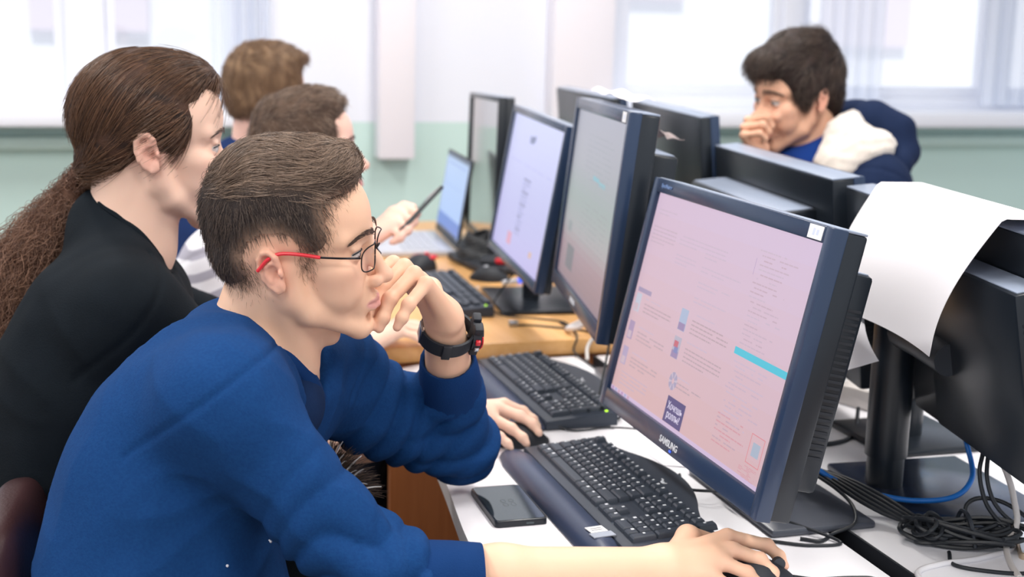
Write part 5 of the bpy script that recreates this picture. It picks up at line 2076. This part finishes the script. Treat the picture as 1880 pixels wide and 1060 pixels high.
r2, sh2 = sitter('long-haired man with a ponytail and black T-shirt, seated second from the camera', H2, dict(nose=.9, chin=-.004, lid=.0040), j2, (.15, .98, -.02),
       [((.0, 2.085, .99), .10, .118), ((-.028, 2.085, .88), .095, .128), ((-.05, 2.095, .76), .085, .132), ((-.07, 2.105, .64), .080, .130)],
       (hR2, hL2), M['black_tee'], (.80, .80), (-.07, 2.115, .58), fine=.003, skin='#e9c4b0', cut=.062, neck_r=.058, throat=.008, sl_r=(.070, .062, .05), folds=.0028)
rl2 = A(r2.location)
H2r = Frame(H2.o - rl2, 5, -2, 0, 1.03)
eyes(H2r, r2, '#5a5048', look=(1, 0, -.15))
brows(H2r, r2, M['brow_hair'], n=110, seed=14)
TIE = A((-.086, 0, -.024))


def hair2(S):
    I = None
    S.ell((-.014, 0, .053), (.1025, .0795, .093), I, .01)
    S.ell((-.050, 0, .005), (.052, .062, .052), I, .02)
    S.ell((.040, 0, .098), (.058, .052, .038), I, .03)
    S.cap((-.06, 0, -.012), TIE, .040, .017, .03)
    for sy in (-1, 1):
        S.ell((.012, .066 * sy, .038), (.034, .014, .036), I, .012)
        S.ell((-.012, .082 * sy, -.004), (.022, .022, .034), I, .006, '-')
    S.ell((.115, 0, .028), (.062, .10, .062), I, .012, '-')
    S.ell((.098, .052, .075), (.034, .026, .045), I, .012, '-')
    S.ell((.098, -.052, .075), (.034, .026, .045), I, .012, '-')


def hcol2(P):
    n = (wob(P * A((1, 4, 2)), 70, 5) * .5 + .5)[:, None]
    return c3('#2c1f1a') * (1 - n) + c3('#4a3226') * n


h2, hp2, hn2 = cap_mesh('hair', H2, hair2, r2, hcol2, lump=.0012, freq=60)
fl2 = lambda p, n: (TIE - p) / (np.linalg.norm(TIE - p, axis=1, keepdims=True) + 1e-6) + .12 * np.stack([wob(p, 50, 3), wob(p, 50, 4), wob(p, 50, 5)], 1)
st = grow(hp2, hn2, fl2, 9000, lambda p: np.minimum(.075, np.linalg.norm(TIE - p, axis=1) * .85 + .006), hug=.088, lift=.06, jit=.05, seed=3, sink=.001, k=8)
strands('hair_strands', to_world(H2, st, r2), .00036, M['hair_long'], h2)
# ponytail
PT = [H2(*TIE), (-.031, 2.161, 1.186), (-.0611, 2.1614, 1.1338), (-.1071, 2.1531, 1.0766), (-.1449, 2.1407, 1.0118), (-.1706, 2.1306, .9397), (-.18, 2.125, .87)]
PTR = [.015, .030, .043, .052, .056, .055, .04]
S = Clay(axis(-.30, .05, .006), axis(2.02, 2.26, .006), axis(.80, 1.27, .006))
S.chain(PT, [r * .82 for r in PTR], .03, .01)
P, Q = S.skin()
N = normals(P, Q)
P = P + N * (.004 * wob(P, 45, 4) + .002 * wob(P, 110, 6))[:, None]
pt = put('ponytail', relax(P, Q, 1), Q, M['hair_cap'], r2, c3('#4d3428') * (1 - .5 * (wob(P, 50, 8)[:, None] * .5 + .5)) + c3('#7a5844') * .5 * (wob(P, 50, 8)[:, None] * .5 + .5))
path = np.array([list(p) for p in catmull(PT, 12)])
rad = np.interp(np.linspace(0, 1, len(path)), np.linspace(0, 1, len(PTR)), PTR)
rg = np.random.RandomState(9)
n, k = 6500, 12
t0, ln = rg.uniform(.0, .72, n), rg.uniform(.14, .27, n)
ang, rho = rg.uniform(0, 6.283, n), np.sqrt(rg.uniform(.5, 1.45, n))
T = np.clip(t0[:, None] + ln[:, None] * np.linspace(0, 1, k)[None], 0, 1) * (len(path) - 1)
i0 = np.minimum(T.astype(int), len(path) - 2)
fr = (T - i0)[..., None]
ctr = path[i0] * (1 - fr) + path[i0 + 1] * fr
rr = np.interp(T, np.arange(len(path)), rad)
tgp = np.gradient(path, axis=0)
tg = tgp[i0] * (1 - fr) + tgp[i0 + 1] * fr
tg /= np.linalg.norm(tg, axis=-1, keepdims=True)
sx = np.cross(tg, A((0, 1., 0))); sx /= np.linalg.norm(sx, axis=-1, keepdims=True)
sy_ = np.cross(tg, sx)
p1, p2, f1, f2 = rg.uniform(0, 6.28, (n, 1)), rg.uniform(0, 6.28, (n, 1)), rg.uniform(.08, .25, (n, 1)), rg.uniform(.3, .9, (n, 1))
aw = ang[:, None] + .45 * np.sin(T * f1 + p1) + .10 * np.sin(T * f2 + p2)
ro = rr * rho[:, None] * (1 + .14 * np.sin(T * f2 + p1) + .12 * np.sin(T * f1 + p2))
X = ctr + sx * (np.cos(aw) * ro)[..., None] + sy_ * (np.sin(aw) * ro)[..., None] + rg.normal(size=(n, k, 3)) * .0022
strands('hair_strands', X - rl2, .00034, M['hair_frizz'], pt)
tr = Frame(H2(*TIE) - rl2, 5, -2, 0)
d = A(PT[1]) - A(PT[0]); d /= np.linalg.norm(d)
u = np.cross(d, (0, 1., 0)); u /= np.linalg.norm(u)
w_ = np.cross(d, u)
for q in range(3):
    c0 = H2(*TIE) - rl2 + d * (.004 * q - .001)
    G().tube([c0 + (u * math.cos(t) + w_ * math.sin(t)) * (.0165 + .0012 * math.sin(3 * t + q)) for t in [z_ * 2 * PI / 14 for z_ in range(15)]], .0032, 7, 3).obj('hair_tie', M['blackflat'], r2)

# ---- the man with the phone, in a striped T-shirt
H4 = Frame((.4192, 2.851, 1.1615), -4, 10, 0, 1.0)
M['stripes'] = cloth('striped_tshirt_cloth', '#e4e2ea', '#d6d4de', sheen=.1)
_nt = M['stripes'].node_tree
_p = _nt.nodes['Principled BSDF']
_tc, _w, _cr, _mp = [_nt.nodes.new(q) for q in ('ShaderNodeTexCoord', 'ShaderNodeTexWave', 'ShaderNodeValToRGB', 'ShaderNodeMapping')]
_mp.inputs['Rotation'].default_value = (0, R_(28), 0)
_w.bands_direction = 'Z'
_w.inputs['Scale'].default_value = 7.5
_w.inputs['Distortion'].default_value = .6
_cr.color_ramp.interpolation = 'EASE'
_cr.color_ramp.elements[0].position, _cr.color_ramp.elements[0].color = .28, C('#a9a6b4')
_cr.color_ramp.elements[1].position, _cr.color_ramp.elements[1].color = .46, C('#ebe9f0')
for a, b in ((_tc.outputs['Object'], _mp.inputs[0]), (_mp.outputs[0], _w.inputs[0]), (_w.outputs[0], _cr.inputs[0]), (_cr.outputs[0], _p.inputs['Base Color'])):
    _nt.links.new(a, b)
j4 = dict(neckb=(.377, 2.885, 1.02), c7=(.338, 2.90, 1.03), shR=(.235, 2.765, .965), shL=(.40, 3.08, .95), elR=(.270, 2.70, .775), wrR=(.5205, 2.8048, .9821), elL=(.40, 3.12, .70), wrL=(.56, 2.99, .665))
hR4 = ([[(.634, 2.8679, 1.0476), (.650, 2.83, 1.0429), (.6392, 2.8087, 1.027), (.630, 2.803, 1.020)], [(.6212, 2.8481, 1.0361), (.637, 2.8094, 1.0269), (.6208, 2.7903, 1.0134), (.611, 2.787, 1.008)],
        [(.6074, 2.8287, 1.0247), (.6207, 2.7898, 1.0111), (.6047, 2.782, 1.0008), (.596, 2.782, .996)], [(.5957, 2.819, 1.012), (.6034, 2.7814, .9962), (.5909, 2.784, .9902), (.584, 2.785, .987)]],
       [(.6051, 2.8643, 1.0389), (.6328, 2.8796, 1.0509), (.649, 2.8638, 1.0504)])
r4, _ = sitter('man with short brown hair in a striped T-shirt holding up a phone', H4, dict(nose=1.0, lid=.0040), j4, (.45, .89, -.04),
       [((.285, 2.93, .915), .09, .105), ((.24, 2.93, .80), .09, .112), ((.215, 2.92, .68), .09, .118), ((.20, 2.91, .60), .09, .118)],
       (hR4, None), M['stripes'], (.62, .62), (.20, 2.98, .57), legdir=(.97, .2), fine=.0038, skin='#edc2b2', cut=.056)
H4r = Frame(H4.o - A(r4.location), -4, 10, 0)
eyes(H4r, r4, '#4a3a30', look=(1, -.1, -.6))
brows(H4r, r4, M['brow_hair'], n=100, seed=24)


def hair_short(S, front=.030, tz=.0):
    I = None
    S.ell((-.016, 0, .056 + tz), (.1045, .0815, .096), I, .01)
    S.ell((-.058, 0, .005), (.052, .064, .050), I, .02)
    S.ell((front, 0, .112 + tz), (.066, .060, .034), I, .03)
    for sy in (-1, 1):
        S.ell((.020, .058 * sy, .048), (.040, .022, .046), I, .012)
        S.ell((-.012, .082 * sy, -.002), (.024, .022, .036), I, .006, '-')
    S.ell((.116, 0, .030), (.050, .09, .054), I, .010, '-')


def short_hair(HF_, root, c1, c2, m, build=hair_short, n=5200, ln=.026, seed=3, lift=.2, flow=None, hug=.075):
    hc_ = lambda P: c3(c1) * (1 - (wob(P * A((1, 3, 1)), 80, 5)[:, None] * .5 + .5)) + c3(c2) * (wob(P * A((1, 3, 1)), 80, 5)[:, None] * .5 + .5)
    h, p, nn = cap_mesh('hair', HF_, build, root, hc_, lump=.0028, freq=70, step=.0045)
    f = flow or (lambda p, n: np.stack([sstep(p[:, 2], .05, .12) * 1.2 - .1 + .6 * wob(p, 50, 3), .5 * wob(p, 45, 4), -1 + sstep(p[:, 2], .06, .12)], 1))
    st = grow(p, nn, f, n, ln, hug=hug, lift=lift, jit=.2, seed=seed, wave=.003)
    strands('hair_strands', to_world(HF_, st, root), .0005, m, h)
    return h


short_hair(H4, r4, '#3f3029', '#5e4a3d', M['hair_brown'])
ph = thing('smartphone', 'dark smartphone held up in the hand of the man in stripes', 'phone', (.655, 2.84, 1.046))
dv = A((.689, 2.8565, 1.0749)) - A((.6207, 2.823, 1.0169)); dv /= np.linalg.norm(dv)
nv = np.cross(dv, A((.655, 2.84, -.40))) + A((-.02, -.16, .05)); nv -= dv * nv.dot(dv); nv /= np.linalg.norm(nv)
bv = np.cross(dv, nv)
PM = Matrix(((*bv, 0), (*dv, 0), (*nv, 0), (0, 0, 0, 1))).transposed()
G().prism(round_poly([(-.035, -.072), (.035, -.072), (.035, .072), (-.035, .072)], .008), -.004, .004, bev=.0015).obj('case', M['black'], ph, mat4=PM)
G().prism(round_poly([(-.032, -.068), (.032, -.068), (.032, .068), (-.032, .068)], .006), .0038, .0046).obj('screen', M['glass_dark'], ph, mat4=PM)

# ---- the man farthest along the row, seen from behind
H3 = Frame((.3987, 3.46, 1.243), 30, -4, 0, 1.0)
M['navy_shirt'] = cloth('navy_shirt_cloth', '#1c2f5a', '#22386a')
j3 = dict(neckb=(.365, 3.48, 1.095), c7=(.335, 3.47, 1.10), shR=(.42, 3.30, 1.04), shL=(.26, 3.66, 1.04), elR=(.38, 3.27, .77), wrR=(.45, 3.42, .63), elL=(.26, 3.76, .77), wrL=(.40, 3.66, .63))
r3, _ = sitter('man with light brown hair and navy shirt seen from behind, farthest in the row', H3, dict(nose=1.0, lid=.0040), j3, (-.42, .9, 0),
       [((.315, 3.48, 1.0), .10, .11), ((.29, 3.47, .88), .10, .115), ((.27, 3.46, .76), .10, .12), ((.25, 3.45, .64), .10, .122)],
       (None, None), M['navy_shirt'], (1.8, 1.8), (.25, 3.45, .58), fine=.0045, skin='#eabfb0', cut=.056)
H3r = Frame(H3.o - A(r3.location), 30, -4, 0)
eyes(H3r, r3, '#4a4038')
brows(H3r, r3, M['brow_hair'], n=80, seed=34)
short_hair(H3, r3, '#5c4634', '#83684f', M['hair_light'], build=lambda S: hair_short(S, .045, .004), ln=.032)

# ---- the young man across the desks
K5, Q5 = 1.10, 1.06
F5 = lambda p: toward(p, K5)
X5 = lambda a, b2, s_: axis(a * K5, b2 * K5, s_)
Z5 = lambda a, b2, s_: axis(1.45 + (a - 1.45) * K5, 1.45 + (b2 - 1.45) * K5, s_)
H5 = Frame((0, 0, 0), 188, -10, -4, 1.05)
H5.o = F5((1.499, 2.6235, 1.302)) - H5.R @ A((-.004, .079, -.002))
M['navy_jacket'] = cloth('navy_jacket_cloth', '#1b2743', '#22304f', fine=500)
M['fleece'] = cloth('cream_fleece', '#e6dcd2', '#d8cdc4', fine=240, sheen=.5, st=.9)
M['polo'] = cloth('blue_polo_cloth', '#17377c', '#1c3f8a')
j5 = dict(neckb=(1.545, 2.690, 1.205), c7=(1.585, 2.69, 1.215), shL=(1.585, 2.515, 1.125), shR=(1.56, 2.85, 1.12), elL=(1.42, 2.45, .88), wrL=(1.62, 2.60, .80), elR=(1.39, 2.72, .99), wrR=(1.3671, 2.635, 1.1978))
hR5 = ([[(1.3769, 2.6629, 1.2678), (1.407, 2.6559, 1.279), (1.4132, 2.6499, 1.2593), (1.402, 2.648, 1.250)], [(1.3466, 2.6386, 1.26), (1.3758, 2.6102, 1.2691), (1.3901, 2.6125, 1.2502), (1.381, 2.616, 1.242)],
        [(1.3266, 2.6153, 1.2464), (1.3542, 2.5819, 1.2549), (1.3696, 2.5846, 1.2396), (1.362, 2.589, 1.231)], [(1.3157, 2.5943, 1.2318), (1.3398, 2.5668, 1.2376), (1.3553, 2.5704, 1.2268), (1.350, 2.575, 1.219)]],
       [(1.385, 2.665, 1.235), (1.402, 2.650, 1.258), (1.410, 2.630, 1.268)])
hR5 = ([[F5(A(p) + (.0, .012, 0)) for p in f] for f in hR5[0]], [F5(A(p) + (0, .012, 0)) for p in hR5[1]])
j5 = {k: F5(v) for k, v in j5.items()}
j5['wrL'], j5['elL'] = A((1.60, 2.80, .83)), A((1.66, 2.68, .90))
r5, jk = sitter('dark-haired young man in a navy hooded jacket, chin on fist, across the desks', H5, dict(nose=1.0, lid=.0040), j5, (.07, -.99, 0),
       [(F5((1.60, 2.68, 1.08)), .105, .120), (F5((1.63, 2.68, .96)), .105, .125), (F5((1.66, 2.68, .83)), .10, .125), (F5((1.69, 2.68, .73)), .10, .125)],
       (hR5, None), M['navy_jacket'], (1.8, 1.72), (1.89, 2.95, .57), fine=.0036, skin='#dfae92', cut=.066, shirt_name='jacket', ring=False, sl_r=(.076, .064, .052), folds=.004)
r5l = A(r5.location)
H5r = Frame(H5.o - r5l, 188, -10, -4, 1.05)
eyes(H5r, r5, '#3a2d28', look=(1, 0, -.35))
brows(H5r, r5, M['hair_dark'], n=160, seed=44, thick=.005)


def hair5(S):
    I = None
    S.ell((-.016, 0, .056), (.107, .085, .094), I, .01)
    S.ell((-.066, 0, .000), (.050, .066, .062), I, .02)
    S.ell((.050, .0, .096), (.064, .064, .040), I, .03)
    S.ell((.082, -.012, .082), (.026, .050, .030), I, .02)
    S.ell((-.02, .01, .132), (.06, .055, .020), I, .03)
    for sy in (-1, 1):
        S.ell((.018, .066 * sy, .040), (.036, .022, .050), I, .012)
        S.ell((-.010, .086 * sy, -.008), (.024, .024, .030), I, .006, '-')
    S.ell((.118, 0, .012), (.050, .09, .050), I, .010, '-')


short_hair(H5, r5, '#1d1615', '#352825', M['hair_dark'], build=hair5, n=6500, ln=.045, lift=.18, hug=.07)
# polo collar, fleece lining and hood
S = Clay(X5(1.36, 1.72, .006), X5(2.46, 2.92, .006), Z5(1.02, 1.30, .006))
S.cap(F5((1.505, 2.64, 1.13)), F5((1.50, 2.74, 1.13)), .085, None, .03)
S.cap(F5((1.515, 2.625, 1.19)), F5((1.56, 2.64, 1.225)), .030, .026, .03)
S.cap(F5((1.515, 2.735, 1.19)), F5((1.57, 2.73, 1.225)), .030, .026, .03)
P, Q = S.skin()
put('polo_shirt', relax(P, Q, 1), Q, M['polo'], r5)
S = Clay(X5(1.38, 1.84, .006), X5(2.38, 2.96, .006), Z5(1.0, 1.42, .006))
S.chain([F5((1.486, 2.530, 1.120)), F5((1.505, 2.545, 1.175)), F5((1.545, 2.570, 1.235)), F5((1.588, 2.62, 1.268))], [0.0254, 0.0424, 0.0445, 0.0233], .03, .01)
S.chain([F5((1.520, 2.535, 1.175)), F5((1.565, 2.525, 1.205)), F5((1.605, 2.535, 1.215)), F5((1.645, 2.548, 1.218))], [0.0360, 0.0382, 0.0318, 0.0106], .03, .03)
S.chain([F5((1.500, 2.835, 1.135)), F5((1.53, 2.815, 1.19)), F5((1.57, 2.785, 1.245)), F5((1.60, 2.73, 1.272))], [0.0233, 0.0318, 0.0318, 0.0254], .03, .01)
P, Q = S.skin()
N = normals(P, Q)
put('fleece_lining', relax(P + N * (.003 * wob(P, 130, 3))[:, None], Q, 1), Q, M['fleece'], r5)
S = Clay(X5(1.46, 1.88, .006), X5(2.40, 2.98, .006), Z5(1.03, 1.42, .006))
S.chain([F5((1.600, 2.63, 1.268)), F5((1.640, 2.625, 1.262)), F5((1.682, 2.60, 1.235)), F5((1.690, 2.575, 1.195))], [0.0297, 0.0403, 0.0424, 0.0339], .04, .01)
S.chain([F5((1.61, 2.72, 1.268)), F5((1.66, 2.72, 1.255)), F5((1.70, 2.70, 1.22)), F5((1.70, 2.66, 1.18))], [0.0318, 0.0445, 0.0488, 0.0382], .04, .03)
S.chain([F5((1.690, 2.575, 1.195)), F5((1.655, 2.540, 1.170)), F5((1.61, 2.520, 1.150))], [0.0339, 0.0254, 0.0170], .04, .03)
P, Q = S.skin()
N = normals(P, Q)
put('hood', relax(P + N * (.003 * wob(P, 35, 3))[:, None], Q, 1), Q, M['navy_jacket'], r5)

# ---- the black fur-trimmed thing in the lap of the nearest student
fur = thing('fur_trim', 'black fur trim with pale hair tips on the lap behind the raised arm', 'fur trim', (.31, 1.845, .72))
S = Clay(axis(.16, .46, .006), axis(1.72, 1.98, .006), axis(.52, .83, .006))
S.chain([(.25, 1.865, .60), (.27, 1.855, .70), (.305, 1.85, .765), (.34, 1.845, .75), (.35, 1.845, .68), (.34, 1.845, .58)], [.05, .045, .030, .024, .03, .05], .03, .01)
P, Q = S.skin()
put('backing', relax(P, Q, 1), Q, M['black_tee'], fur)
rg = np.random.RandomState(2)
n = 900
t = rg.rand(n)
base = np.stack([.285 + .065 * t, 1.838 + .02 * (rg.rand(n) - .5), .795 - .06 * (t - .35) ** 2 * 2], 1)
an = 2.35 - 2.1 * t + rg.normal(size=n) * .12
D = np.stack([np.cos(an), -.1 + .25 * rg.normal(size=n), np.sin(an)], 1)
L = rg.uniform(.025, .055, n)
X = np.stack([base + D * (L * q)[:, None] + A((0, 0, -.01)) * q * q for q in np.linspace(0, 1, 6)], 1)
strands('fur', X - A(fur.location), .0005, M['hair_dark'], fur)
M['fur_tip'] = hair_mat('pale_fur_tips', '#8d8d92', '#e6e6ea')
X2 = X[::30, 1:] + A((.002, -.012, .004))
strands('guard_hairs', X2 - A(fur.location), .0016, M['fur_tip'], fur)
fur.location = fur.location + V((-.022, -.012, .028))
